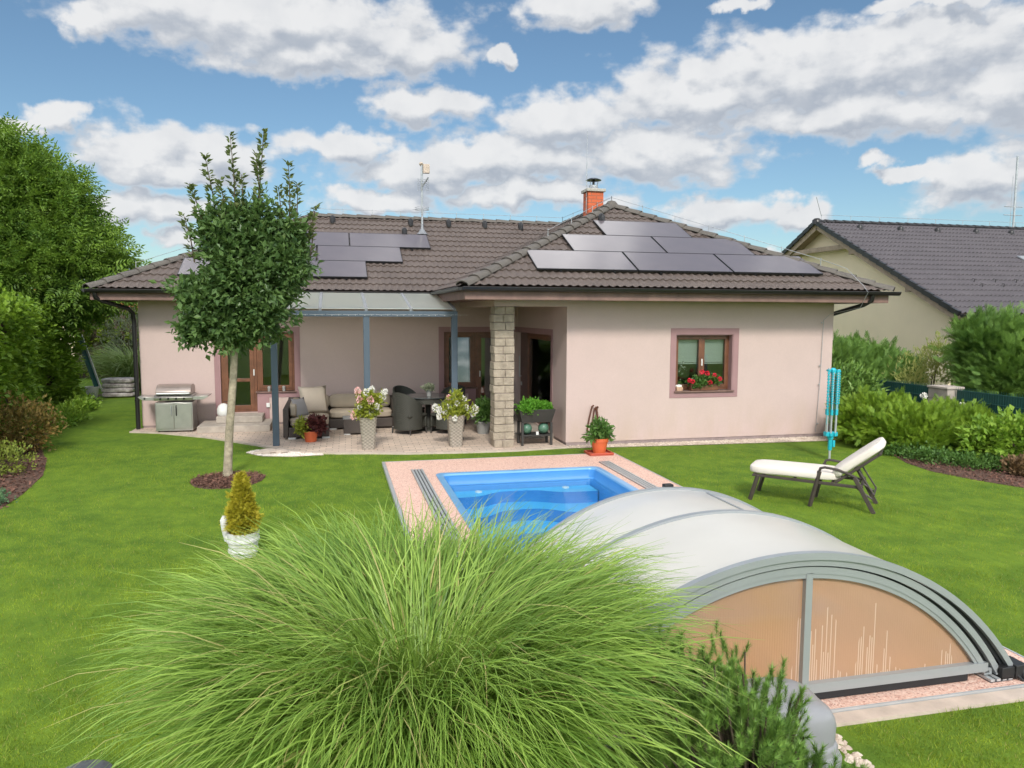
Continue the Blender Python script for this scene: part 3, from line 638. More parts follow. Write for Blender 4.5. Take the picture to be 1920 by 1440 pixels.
def window(name, o, u, n, a0, a1, z0, z1, depth=.12, sashes=1, fw_=.06, sill=True, label=None, rails=(), m='wood', handle=None):
    """outer frame with sashes, panes and sill; a0..a1 along u"""
    o,u,n = Vector(o),Vector(u),Vector(n); T = lambda a,b,z: tuple(o+u*a-n*b+Vector((0,0,z)))
    f = MB(); d0, d1 = depth, depth+.07
    def ring(mb, A0,A1,Z0,Z1,w_,b0,b1):
        mb.box((A0,b0,Z0),(A0+w_,b1,Z1),T); mb.box((A1-w_,b0,Z0),(A1,b1,Z1),T); mb.box((A0+w_,b0,Z1-w_),(A1-w_,b1,Z1),T); mb.box((A0+w_,b0,Z0),(A1-w_,b1,Z0+w_),T)
    ring(f, a0+.002,a1-.002,z0+.002,z1-.002,fw_*.75,d0,d1)
    fo = f.build('frame' if name != 'window' else 'window', m, house, bevel=.004)
    if label: fo['label'] = label
    W_ = (a1-a0-2*fw_*.7)/sashes
    for k in range(sashes):
        s0 = a0+fw_*.7+k*W_; s1 = s0+W_; sb = MB(); ring(sb, s0,s1,z0+fw_*.7,z1-fw_*.7,fw_,d0-.012,d1-.015)
        for rz in rails: sb.box((s0+fw_,d0-.010,rz-.035),(s1-fw_,d1-.017,rz+.035),T)
        sb.build('sash', m, fo, bevel=.004)
        p = MB(); p.box((s0+fw_-.005,d0+.018,z0+fw_*1.6),(s1-fw_+.005,d0+.026,z1-fw_*1.6),T); p.build('pane', 'pane', fo, smooth=0)
    if sill:
        q = MB(); q.box((a0-.03,-.045,z0-.03),(a1+.03,d0-.002,z0-.006),T); q.build('sill', 'fascia', fo, bevel=.003)
    if handle:
        q = MB(); q.box((handle-.012,d0-.035,(z0+z1)/2-.07),(handle+.012,d0-.013,(z0+z1)/2+.06),T); q.build('handle', 'white', fo, bevel=.003)
    return fo
window('window', (0,YW,0),(1,0,0),(0,-1,0),6.20,7.37,.975,2.03,.13,2,label='two-sash brown window in the wing wall', handle=6.785)
f = window('glass_door', (0,YM,0),(1,0,0),(0,-1,0),-2.32,-1.60,.30,1.99,.06,1,.085,False,rails=(.98,),handle=-1.66); f.name = 'glass_door'; f['label'] = 'glazed brown terrace door with a middle rail beside the grill'
window('window', (0,YM,0),(1,0,0),(0,-1,0),-1.60,-.83,.74,1.99,.06,1,.07,label='brown window joined to the terrace door')
fz = window('window', (0,YM,0),(1,0,0),(0,-1,0),2.38,3.10,.74,1.99,.06,1,.07,label='brown window on the terrace beside the porch')
for o_ in fz.children:
    if o_.name.startswith('pane'):
        for v_ in o_.data.vertices: v_.co.y += (v_.co.z-1.0)*.075   # tilted open at the top
f = window('glass_door', (0,YM,0),(1,0,0),(0,-1,0),3.10,3.98,.11,1.99,.06,1,.08,False,handle=3.2); f.name = 'glass_door.001'; f['label'] = 'brown glazed door behind the stone pillar'
# porch entrance in the side wall
f = window('side_glazing', (XC,0,0),(0,-1,0),(-1,0,0),-15.98,-13.97,.12,1.99,.05,1,.07,False,m='wood'); f.name = 'side_glazing'
dr = MB(); dr.box((XC+.05,15.985,.12),(XC+.10,16.61,1.98)); fd = dr.build('entrance_door', 'doorpanel', house, bevel=.006)
q = MB(); q.tube([(XC+.05,16.50,1.0),(XC-.0,16.50,1.0)],.008); q.tube([(XC+.0,16.50,.98),(XC+.0,16.50,1.45)],.014); q.cbox((XC+.045,16.5,.83),(.01,.10,.08)); q.build('handle', 'alu', fd)
q = MB()
for k in range(5): q.tube([(XC+.2+.02*math.sin(k*2),15.1-.05*k,.2),(XC+.2,15.1-.05*k,1.95)],.03)
q.build('curtain', 'curtain', house)
# curtains / blinds
q = MB()
for s0,s1 in ((6.27,6.76),(6.83,7.30)):
    for k in range(20): z = 1.95-.024*k; q.quads([(s0,YW+.215,z),(s1,YW+.215,z),(s1,YW+.225,z+.022),(s0,YW+.225,z+.022)], [(0,1,2,3)])
    q.box((s0,YW+.222,1.46),(s1,YW+.248,1.482))
q.build('blind', 'blind', house, smooth=0)
q = MB()
for k in range(40): q.box((2.42+.05*k*.3,YM+.5+.02*(k%2),.15),(2.434+.05*k*.3,YM+.51+.02*(k%2),2.2))
q.build('curtain', 'curtain', house, smooth=0)

# ---- roof: pantiled planes
def tiled(name, poly, eave0, eave1, upv, m, parent, period=.14, course=.335, amp=.017, step=.026, seed=0):
    """waved tile courses clipped to a convex polygon on the slope plane (points are 3D)"""
    e0, e1, U_ = Vector(eave0), Vector(eave1), Vector(upv).normalized(); X_ = (e1-e0).normalized(); N_ = X_.cross(U_).normalized()
    if N_.z < 0: N_ = -N_
    L = (e1-e0).length; H = max((Vector(p)-e0).dot(U_) for p in poly)
    nx = int(L/period*6)+1; xs_ = np.linspace(0, L, nx); rows = int(H/course)+2; r = np.random.default_rng(seed)
    ph = xs_/period*2*math.pi; wav = amp*np.where(np.cos(ph) > -.3, np.cos(ph), -.3-.25*(-.3-np.cos(ph)))
    P_ = []
    for k in range(rows):
        for (t0, h) in ((0.0, step), (.06, step*.97), (.5, step*.5), (.999, 0.0)):
            y = (k+t0)*course; jig = .002*r.normal(0,1,nx) if t0 < .1 else 0
            P_.append(np.array(e0)[None]+xs_[:,None]*np.array(X_)[None]+np.array(U_)[None]*y+(wav+h+jig)[:,None]*np.array(N_)[None])
        # nose drop of the course
    mb = MB(); mb.grid(np.array(P_)); me = bpy.data.meshes.new(name); me.from_pydata(mb.v, [], mb.f)
    bm = bmesh.new(); bm.from_mesh(me); c = sum((Vector(p) for p in poly), Vector())/len(poly)
    for i in range(len(poly)):
        a, b = Vector(poly[i]), Vector(poly[(i+1)%len(poly)]); pn = (b-a).cross(N_).normalized()
        if (c-a).dot(pn) > 0: pn = -pn
        bmesh.ops.bisect_plane(bm, geom=bm.verts[:]+bm.edges[:]+bm.faces[:], plane_co=a+pn*.002, plane_no=pn, clear_outer=True)
    lo = parent_loc(parent); bmesh.ops.translate(bm, verts=bm.verts, vec=-lo)
    bm.normal_update(); bm.to_mesh(me); bm.free(); me.materials.append(M[m]); me.shade_smooth(); me.set_sharp_from_angle(angle=R_(50))
    o = bpy.data.objects.new(name, me); COL.objects.link(o); o.parent = parent; return o
def zr(d): return ZE+d*TAN
EX0, EX1, EYM, EYW, EYB = -4.56, 10.22, 15.97, 12.253, 24.19
WX0 = 2.07; HM = (EYB-EYM)/2; HW = (EX1-WX0)/2
RY = EYM+HM; AX = (WX0+EX1)/2; AY = EYW+HW
ca = math.cos(math.atan(TAN)); sa = math.sin(math.atan(TAN))
rg = (EX0+HM, RY, zr(HM)); ap = (AX, AY, zr(HW)); rj = (AX, RY, zr(HW)); vt = (WX0, EYM, ZE)
roof = MB()
# underlay deck just beneath the tiles so that nothing shows through
for P4 in ([(EX0,EYM,ZE),(WX0,EYM,ZE),rj,rg],[(WX0,EYW,ZE),(EX1,EYW,ZE),ap],[(WX0,EYW,ZE),ap,rj,vt],[(EX1,EYW,ZE),(EX1,EYB,ZE),rj,ap],[(EX0,EYM,ZE),rg,(EX0,EYB,ZE)],[(EX0,EYB,ZE),rg,rj,(EX1,EYB,ZE)]):
    roof.quads([(p[0],p[1],p[2]-.06) for p in P4], [tuple(range(len(P4)))])
ro = roof.build('roof', 'fascia', house, smooth=0)
def tl(nm, poly, e0, e1, uh, s): return tiled(nm, poly, e0, e1, (uh[0]*ca, uh[1]*ca, sa), 'tiles', ro, seed=s)
tl('tile_slope', [(EX0,EYM,ZE),vt,rj,rg], (EX0,EYM,ZE), (AX,EYM,ZE), (0,1), 1)
tl('tile_slope', [(WX0,EYW,ZE),(EX1,EYW,ZE),ap], (WX0,EYW,ZE), (EX1,EYW,ZE), (0,1), 2)
tl('tile_slope', [(WX0,EYW,ZE),ap,rj,vt], (WX0,RY,ZE), (WX0,EYW,ZE), (1,0), 3)
tl('tile_slope', [(EX1,EYW,ZE),(EX1,EYB,ZE),rj,ap], (EX1,EYW,ZE), (EX1,EYB,ZE), (-1,0), 4)
tl('tile_slope', [(EX0,EYM,ZE),rg,(EX0,EYB,ZE)], (EX0,EYB,ZE), (EX0,EYM,ZE), (1,0), 5)
def caps(mb, p0, p1, r0=.105, r1=.125, L=.36, lift=.02):
    """overlapping half-round ridge tiles from p0 up to p1"""
    p0, p1 = Vector(p0), Vector(p1); d = p1-p0; n = max(1, round(d.length/L)); d /= n; X_ = d.normalized(); S = X_.cross(Vector((0,0,1))).normalized(); U_ = S.cross(X_)
    for k in range(n):
        a = p0+d*k-X_*.03; b = p0+d*(k+1)+X_*.02; rows = []
        for (q, rr, hh) in ((a, r1*.93, lift+.010),(a, r1, lift+.018),(a+X_*.05, r1, lift+.017),(b, r0+.004, lift+.002)):
            rows.append([tuple(q+S*math.cos(t)*rr*1.05+U_*(math.sin(t)*rr*.72+hh-.03)) for t in [math.pi*i/8 for i in range(9)]])
        mb.grid(rows)
rc = MB(); caps(rc, (WX0,EYW,ZE), ap); caps(rc, (EX1,EYW,ZE), ap); caps(rc, (EX0,EYM,ZE), rg); caps(rc, rg, rj); caps(rc, (EX0,EYB,ZE), rg); caps(rc, ap, rj)
for q in (ap, rg): rc.lathe([(.15,-.04),(.14,.05),(.09,.11),(.01,.135)], (q[0],q[1],q[2]+.0), 12)
rc.build('ridge_tiles', 'ridge', ro, smooth=60)
vl = MB(); vl.beam((WX0,EYM,ZE+.015),(rj[0]-.3,rj[1]-.3,rj[2]-.13),.16,.01); vl.build('valley_flashing', 'gutter', ro, smooth=0)
# vents
def vent(x, y, z):
    v_ = MB(); v_.lathe([(.085,-.05),(.085,.07),(.07,.12),(.035,.155),(.005,.165)], (x,y,z), 12)
    for i,p in enumerate(v_.v): v_.v[i] = (x+(p[0]-x)*.8, y+(p[1]-y)*1.4, p[2])
    v_.build('roof_vent', 'gutter', ro)
for x,y in ((.02,19.68),(1.74,19.02),(1.96,19.66),(2.94,19.67),(3.89,19.67),(4.85,19.63)): vent(x,y,zr(y-EYM)+.03)
vent(5.54,15.31,zr(15.31-EYW)+.03)
# soffit, fascia, gutters
so_ = MB()
so_.box((EX0+.05,EYM+.06,WT-.02),(WX0+.05,YM,WT-.002)); so_.box((EX0+.05,EYM+.06,WT-.021),(XL,EYB-.06,WT-.003)); so_.box((WX0+.051,EYW+.06,WT-.02),(EX1-.05,YW-.001,WT-.002)); so_.box((WX0+.051,YW-.001,WT-.02),(XP,YM,WT-.002)); so_.box((XR+.001,YW-.001,WT-.02),(EX1-.05,EYB,WT-.002))
so_.build('soffit', 'fascia', house, smooth=0)
fa = MB(); fh0, fh1 = WT-.03, ZE-.05
fa.box((EX0+.02,EYM+.03,fh0),(WX0+.03,EYM+.058,fh1)); fa.box((WX0+.03,EYW+.03,fh0),(EX1-.03,EYW+.058,fh1)); fa.box((WX0+.03,EYW+.058,fh0+.001),(WX0+.05,EYM+.03,fh1)); fa.box((EX1-.05,EYW+.058,fh0),(EX1-.03,EYB,fh1)); fa.box((EX0+.02,EYM+.058,fh0),(EX0+.05,EYB,fh1))
fa.build('fascia', 'fascia', house, bevel=.004)
def gutter(mb, p0, p1, r=.065):
    p0,p1 = Vector(p0),Vector(p1); X_ = (p1-p0).normalized(); S = X_.cross(Vector((0,0,1))).normalized(); rows = []
    for q in (p0,p1): rows.append([tuple(q+S*math.cos(t)*r+Vector((0,0,-math.sin(t)*r))) for t in [math.pi*i/10 for i in range(11)]]+[])
    mb.grid(rows); mb.tube([p0+S*r,p1+S*r],.008,6); mb.tube([p0-S*r,p1-S*r],.008,6)
    for q in (p0,p1):
        b = len(mb.v); mb.v += rows[0 if q is p0 else 1]; mb.f.append(tuple(range(b,b+11)))
gz = ZE-.02
gt = MB(); gutter(gt, (EX0-.04,EYM-.045,gz),(WX0-.02,EYM-.045,gz)); gutter(gt, (WX0-.02,EYW-.045,gz),(EX1+.13,EYW-.045,gz)); gutter(gt, (WX0-.05,EYM-.045,gz-.002),(WX0-.05,EYW-.04,gz-.002),.055); gutter(gt,(EX0-.045,EYM-.05,gz-.002),(EX0-.045,EYB,gz-.002),.06)
gt.build('gutter', 'gutter', house, smooth=50)
dp = MB(); dp.tube([(EX0+.12,EYM-.03,gz-.05),(EX0+.12,EYM,gz-.15),(EX0+.20,EYM+.10,gz-.22),(-3.98,16.42,2.47),(-3.92,16.52,2.38),(-3.91,16.54,2.2),(-3.91,16.54,.0)],.042,12)
for z in (.6,1.5,2.1): dp.tube([(-3.91,16.54,z),(-3.91,16.54,z+.03)],.05,12)
dp.build('downpipe', 'gutter', house, smooth=60)
dp = MB(); dp.tube([(EX1-.42,EYW-.03,gz-.05),(EX1-.42,EYW,gz-.16),(EX1-.50,EYW+.12,gz-.24),(9.60,YW+.14,2.42),(9.585,YW+.2,2.32),(9.585,YW+.22,0)],.042,12); dp.build('downpipe', 'gutter', house, smooth=60)
# chimney on the wing ridge
ch = MB(); CX, CY = 6.12, 17.5
ch.box((CX-.19,CY-.19,4.4),(CX+.19,CY+.19,5.30))
def m_brick():
    m = bpy.data.materials.new('orange_brick'); m.use_nodes = True; t = NT(m.node_tree); b = t.n['Principled BSDF']
    tcx = t.new('ShaderNodeTexCoord').outputs['Object']; s = t.new('ShaderNodeSeparateXYZ', {0: tcx})
    v = t.new('ShaderNodeCombineXYZ', {0: t.math('ADD', s.outputs[0], s.outputs[1]), 1: s.outputs[2]}).outputs[0]
    br = t.new('ShaderNodeTexBrick', {'Vector': v, 'Color1': (.60,.13,.05,1), 'Color2': (.46,.10,.04,1), 'Mortar': (.30,.12,.07,1), 'Scale': 1.0, 'Mortar Size': .008, 'Brick Width': .24, 'Row Height': .08})
    t.l.new(br.outputs[0], b.inputs['Base Color']); b.inputs['Roughness'].default_value = .85
    bp = t.new('ShaderNodeBump', {'Height': t.math('SUBTRACT',1.0,br.outputs['Fac']), 'Strength': .5, 'Distance': .01}); t.l.new(bp.outputs[0], b.inputs['Normal']); return m
M['brick'] = m_brick()
co = ch.build('chimney', 'brick', ro, bevel=.005)
q = MB(); q.box((CX-.235,CY-.235,5.30),(CX+.235,CY+.235,5.37)); q.build('chimney_cap', 'stonecap', ro, bevel=.01)
q = MB(); q.lathe([(.15,5.37),(.13,5.40),(.105,5.43),(.105,5.47)], (CX,CY,0), 16); q.tube([(CX-.08,CY,5.44),(CX-.08,CY,5.60)],.008); q.tube([(CX+.09,CY,5.44),(CX+.12,CY,5.60)],.008); q.build('chimney_flue', 'zinc', ro)
q = MB(); q.lathe([(.01,5.61),(.10,5.605),(.185,5.585),(.19,5.595),(.10,5.635),(.01,5.64)], (CX,CY,0), 20); q.tube([(CX,CY,5.44),(CX,CY,5.61)],.03); q.build('chimney_cowl', 'gutter', ro)
# lightning conductor
lw = MB()
def wire(pts, r=.005): lw.tube(pts, r, 5)
def hold(p): lw.tube([p,(p[0],p[1],p[2]+.19)],.007,5)
def along(a, b, n, h=.20):
    a, b = Vector(a), Vector(b); P_ = []
    for k in range(n+1):
        p = a.lerp(b, k/n); P_.append((p.x,p.y,p.z+h)); hold((p.x,p.y,p.z+.04))
    wire(P_)
along((EX0+.7,EYM+.7,zr(.7)), rg, 4); along(rg, rj, 9); along((WX0+2.0,EYW+2.0,zr(2.0)), ap, 3); along(ap, rj, 4)
along(ap, (EX1-.9,EYW+.9,zr(.9)), 6)
wire([(EX1-.9,EYW+.9,zr(.9)+.20),(EX1-.65,EYW+.45,zr(.45)+.22),(EX1-.60,EYW+.02,ZE+.10),(EX1-.60,EYW-.12,ZE-.03),(EX1-.62,EYW+.05,WT-.12),(9.40,YW-.06,2.42),(9.28,YW-.03,2.30),(9.26,YW-.03,1.2),(9.20,YW-.035,.1)])
for z in (2.25,1.42,1.05,.27): lw.tube([(9.27,YW,z),(9.22,YW-.05,z)],.012,6)
lw.tube([(5.93,CY-.05,4.8),(5.93,CY-.05,6.0)],.011,6); lw.tube([(5.93,CY-.05,6.0),(5.93,CY-.05,6.75)],.006,5)
for z in (4.95,5.2): lw.tube([(5.93,CY-.05,z),(6.0,CY-.05,z)],.01,5)
lw.build('lightning_conductor', 'zinc', house)
# stone pillar under the porch corner
M['sandstone'] = mat('sandstone', (.355,.30,.235), .9, var=.22, vscale=7, bump=.9, bscale=14, dist=.03, spec=.2)
pl = MB(); rr = np.random.default_rng(5)
nrow = 18; hh = (2.53-.022)/nrow
for k in range(nrow):
    z0 = .022+k*hh; z1 = z0+hh-.008; x0, x1, y0, y1 = XP, XP+.365, YW+.003, YW+.365
    cut = x0+(.20 if k % 2 else (.16 if k % 4 == 0 else .0))
    for (a0,a1) in ([(x0,cut-.003),(cut+.003,x1)] if cut > x0 else [(x0,x1)]):
        e = rr.uniform(-.014,.010,4); pl.box((a0+(e[0] if a0==x0 else 0),y0+e[1],z0),(a1+(e[2] if a1==x1 else 0),y1,z1))
po = pl.build('stone_pillar', 'sandstone', house, bevel=.008)
pl = MB(); pl.box((XP+.02,YW+.025,.02),(XP+.34,YW+.345,2.53)); pl.build('mortar', 'plinth', po, smooth=0)
# roof snow: outside wall lamp switch box
q = MB(); q.box((-1.42,YM-.045,.40),(-1.35,YM-.009,.49)); q.build('socket_box', 'white', house, bevel=.005)
# steps to the terrace door
st = thing('concrete_steps', 'two low concrete steps below the terrace door', 'steps', (-1.95,16.2,.02))
q = MB(); q.box((-2.66,15.72,.02),(-1.28,YM-.012,.155)); q.build('step', 'concrete', st, bevel=.01)
q = MB(); q.box((-2.36,16.13,.156),(-1.46,YM-.013,.29)); q.build('step', 'concrete', st, bevel=.01)

# ---- solar panels
def solar(x1, yfront, eave, z0off, label):
    """landscape panel; its lower right corner at x1, lower edge at plan depth yfront"""
    Wd, Hs, th = 1.872, .895, .035; z = zr(yfront-eave)+.085
    t = thing('solar_panel', label, 'solar panel', (x1-Wd/2, yfront, z), 'black solar panels on the brown roof'); ang = math.atan(TAN)
    fr = MB(); fr.box((-Wd/2,0,-th),(Wd/2,.012,0)); fr.box((-Wd/2,Hs-.012,-th),(Wd/2,Hs,0)); fr.box((-Wd/2,.012,-th),(-Wd/2+.012,Hs-.012,0)); fr.box((Wd/2-.012,.012,-th),(Wd/2,Hs-.012,0))
    for x in (-.5,.5): fr.box((x-.02,-.03,-th-.045),(x+.02,Hs+.03,-th-.001))
    gl = MB(); gl.box((-Wd/2+.0125,.0125,-.012),(Wd/2-.0125,Hs-.0125,-.002))
    for mbx, nm, mm in ((fr,'frame','panelframe'),(gl,'glass','solar')):
        me = bpy.data.meshes.new(nm); me.from_pydata(mbx.v, [], mbx.f); me.materials.append(M[mm]); o = bpy.data.objects.new(nm, me); COL.objects.link(o); o.parent = t
    t.rotation_euler = (ang,0,0)
for k,(x1) in enumerate((5.33,7.225,9.12)): solar(x1, 12.775, EYW, 0, 'solar panel in the lower row of the wing roof, '+('leftmost of three','middle of three','rightmost of three')[k])
for k,(x1) in enumerate((6.26,8.155)): solar(x1, 13.585, EYW, 0, 'solar panel in the middle row of the wing roof, '+('left one','right one')[k])
solar(7.19, 14.395, EYW, 0, 'single solar panel nearest the peak of the wing roof')
for k,(x1) in enumerate((-1.18,.715)): solar(x1, 16.44, EYM, 0, 'solar panel in the lowest row on the long roof, '+('left of the lawn tree crown','right of the lawn tree crown')[k])
for k,(x1) in enumerate((-.355,1.54)): solar(x1, 17.25, EYM, 0, 'solar panel in the middle row on the long roof, '+('mostly behind the tree crown','right end of its row')[k])
for k,(x1) in enumerate((.385,2.27)): solar(x1, 18.06, EYM, 0, 'solar panel in the top row on the long roof, '+('beside the tree crown','just below the antenna mast')[k])

# ---- antenna mast
am = thing('antenna_mast', 'steel television antenna mast with white box on the long roof', 'antenna', (2.19,19.1,4.38))
mx, my = 2.19, 19.1
q = MB(); q.tube([(mx,my,4.3),(mx,my,6.10)],.026,10); q.build('mast', 'zinc', am)
q = MB(); q.box((mx+.03,my-.06,5.86),(mx+.19,my+.04,6.08)); q.tube([(mx-.01,my-.03,6.06),(mx-.02,my+.02,6.10)],.05,10); q.build('receiver_box', 'concrete2', am, bevel=.01)
q = MB()
for z in (5.45,5.50,5.55,5.60,5.65,5.70):
    q.tube([(mx-.10,my+.02,z),(mx-.05,my-.06,z),(mx+.12,my-.06,z),(mx+.17,my+.02,z)],.004,4)
for x in (-.10,-.03,.12,.17): q.tube([(mx+x,my-.02,5.42),(mx+x,my-.02,5.73)],.004,4)
q.tube([(mx,my,5.52),(mx+.14,my-.16,5.74)],.018,6); q.build('grid_antenna', 'zinc', am)
q = MB(); ring = [(mx+.17*math.cos(a),my+.17*math.sin(a),4.97) for a in np.linspace(0,2*math.pi,21)]; q.tube(ring,.006,5,False); q.tube([(p[0],p[1],5.02) for p in ring],.005,5,False); q.tube([(mx-.24,my,4.97),(mx+.17,my,4.97)],.007,5); q.build('ring_antenna', 'zinc', am)
q = MB(); q.lathe([(.17,0),(.11,.03),(.07,.10),(.035,.15),(.03,.26)], (mx,my,4.36), 14); q.build('flashing', 'lead', am)

# ---- pergola
M['rafter_grey'] = mat('light_grey_rafter', (.25,.26,.27), .5)
pg = thing('patio_canopy', 'anthracite lean-to patio canopy with opal roof sheets over the terrace', 'canopy', (.6,13.98,.02))
PZ = 2.43; BZ = 2.79; YB_, YF_ = 15.88, 13.93
for k,x in enumerate((-1.04,.575,2.19)):
    q = MB(); q.box((x-.055,13.93,.022),(x+.055,14.04,2.335)); q.build('post', 'anth', pg, bevel=.004)
q = MB(); q.box((-1.10,13.92,2.335),(2.245,14.05,2.44)); q.build('front_beam', 'anth', pg, bevel=.004)
q = MB()
for k in range(4*3): 
    x = -1.0+k*.29; q.tube([(x,13.912,2.375),(x+.1,13.912,2.368),(x+.2,13.912,2.372),(x+.27,13.912,2.375)],.002,4)
    q.cbox((x+.1,13.910,2.36),(.006,.008,.02)); q.cbox((x+.22,13.910,2.365),(.006,.008,.02))
q.build('light_string', 'white', pg)
for k in range(5):
    x = -1.045+k*.81; q = MB(); q.beam((x,YF_+.02,PZ+.03),(x,YB_,BZ+.0),.055,.06); q.build('rafter', 'rafter_grey', pg, bevel=.003)
for k in range(4):
    x0 = -1.045+k*.81+.030; x1 = x0+.75; q = MB(); q.quads([(x0,YF_-.03,PZ+.045),(x1,YF_-.03,PZ+.045),(x1,YB_,BZ+.015),(x0,YB_,BZ+.015),(x0,YF_-.03,PZ+.055),(x1,YF_-.03,PZ+.055),(x1,YB_,BZ+.025),(x0,YB_,BZ+.025)], [(0,3,2,1),(4,5,6,7),(0,1,5,4),(1,2,6,5),(2,3,7,6),(3,0,4,7)]); q.build('roof_sheet', 'roofglass', pg, smooth=0)
# ================================================================== POOL ENCLOSURE
def m_poly(name, col, tr, tcol, rough=.25, lines=False):
    m = bpy.data.materials.new(name); m.use_nodes = True; t = NT(m.node_tree); b = t.n['Principled BSDF']
    tcx = t.new('ShaderNodeTexCoord').outputs['Object']; nz = t.rng(t.noise(tcx, 1.6, 4).outputs[0], .3, .7)
    c = t.mix(nz, col, tuple(x*.93 for x in col)); fac = tr
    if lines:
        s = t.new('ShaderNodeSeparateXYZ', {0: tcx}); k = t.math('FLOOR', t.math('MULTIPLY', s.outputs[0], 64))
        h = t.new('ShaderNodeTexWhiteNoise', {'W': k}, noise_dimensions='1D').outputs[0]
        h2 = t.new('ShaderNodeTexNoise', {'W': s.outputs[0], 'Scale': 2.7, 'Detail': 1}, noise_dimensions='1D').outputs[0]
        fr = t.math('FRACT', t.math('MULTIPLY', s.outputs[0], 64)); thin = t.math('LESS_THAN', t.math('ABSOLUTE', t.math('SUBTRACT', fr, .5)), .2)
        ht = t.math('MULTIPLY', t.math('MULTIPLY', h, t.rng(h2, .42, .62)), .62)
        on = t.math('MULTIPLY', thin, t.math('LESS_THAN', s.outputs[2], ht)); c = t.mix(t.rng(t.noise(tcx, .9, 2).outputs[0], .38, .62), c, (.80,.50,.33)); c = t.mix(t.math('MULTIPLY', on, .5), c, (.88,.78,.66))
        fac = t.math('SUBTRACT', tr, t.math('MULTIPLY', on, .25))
        fine = t.math('SINE', t.math('MULTIPLY', s.outputs[0], 2*3.1416*60)); bp = t.new('ShaderNodeBump', {'Height': fine, 'Strength': .25, 'Distance': .004}); t.l.new(bp.outputs[0], b.inputs['Normal'])
    t.l.new(c, b.inputs['Base Color']); b.inputs['Roughness'].default_value = rough; b.inputs['Specular IOR Level'].default_value = .5
    trn = t.new('ShaderNodeBsdfTransparent', {0: (*tcol, 1)}); tl_ = t.new('ShaderNodeBsdfTranslucent', {'Color': c})
    mx = t.new('ShaderNodeMixShader', {0: .35, 1: b.outputs[0], 2: tl_.outputs[0]}); m2 = t.new('ShaderNodeMixShader', {0: fac, 1: mx.outputs[0], 2: trn.outputs[0]})
    t.l.new(m2.outputs[0], t.n['Material Output'].inputs['Surface']); return m
M['milky'] = m_poly('milky_polycarbonate', (.86,.84,.79), .05, (.9,.9,.88), .2)
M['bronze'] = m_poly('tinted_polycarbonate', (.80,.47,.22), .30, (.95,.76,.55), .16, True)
M['encframe'] = mat('enclosure_aluminium', (.36,.385,.40), .38, metal=.35, var=.04)
M['dark_stone'] = mat('dark_grey_dome', (.11,.115,.125), .45, var=.3, vscale=14, bump=.3)
M['rubber'] = mat('black_rubber', (.012,.013,.016), .6)
EC = 2.69
def arc(hw, h, z0=.075, n=48):
    R = (hw*hw+h*h)/(2*h); a0 = math.asin(hw/R)
    return [(EC+R*math.sin(a), z0+R*math.cos(a)-(R-h)) for a in np.linspace(-a0, a0, n)]
def arcbar(mb, hw, h, y0, y1, t_in, t_out=0, z0=.075):
    """bar of rectangular section following the arch"""
    A = arc(hw+t_out, h+t_out, z0); B = arc(hw-t_in, h-t_in, z0); n = len(A)
    for i in range(n-1):
        a0,a1,b0,b1 = A[i],A[i+1],B[i],B[i+1]
        mb.quads([(a0[0],y0,a0[1]),(a1[0],y0,a1[1]),(a1[0],y1,a1[1]),(a0[0],y1,a0[1]),(b0[0],y0,b0[1]),(b1[0],y0,b1[1]),(b1[0],y1,b1[1]),(b0[0],y1,b0[1])], [(0,1,2,3),(4,7,6,5),(0,4,5,1),(3,2,6,7)])
    for i in (0,n-1):
        a0,b0 = A[i],B[i]; mb.quads([(a0[0],y0,a0[1]),(a0[0],y1,a0[1]),(b0[0],y1,b0[1]),(b0[0],y0,b0[1])],[(0,1,2,3)])
en = thing('pool_enclosure', 'milky arched sliding pool enclosure pushed back over the near end of the pool', 'pool cover', (EC,4.7,.06))
segs = [(1.63,.90,3.86,4.88),(1.52,.86,3.875,5.80),(1.44,.805,3.89,5.5)]
for i,(hw,h,y0,y1) in enumerate(segs):
    q = MB(); A = arc(hw-.004,h-.004); q.grid([[(x,y,z) for x,z in A] for y in np.linspace(y0+.04,y1-.04,3)]); q.build('shell', 'milky', en, smooth=60)
    q = MB(); arcbar(q, hw, h, y0, y0+.045, .036, .008); q.build('arch_frame', 'encframe', en, smooth=50); q = MB(); arcbar(q, hw, h, y1-.05, y1, .036, .012); q.build('arch_frame', 'encframe', en, smooth=50)
    for sg in (-1,1): q = MB(); q.box((EC+sg*hw-.03,y0,.058),(EC+sg*hw+.03,y1,.105)); q.build('side_rail', 'encframe', en, bevel=.003)
q = MB(); arcbar(q, segs[0][0]-.038, segs[0][1]-.038, 3.895, 3.92, .03); arcbar(q, segs[1][0]-.038, segs[1][1]-.038, 3.91, 3.93, .03); q.build('rubber_seal', 'rubber', en, smooth=50)
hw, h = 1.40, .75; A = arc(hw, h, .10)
pts = [(x, z) for x,z in A]
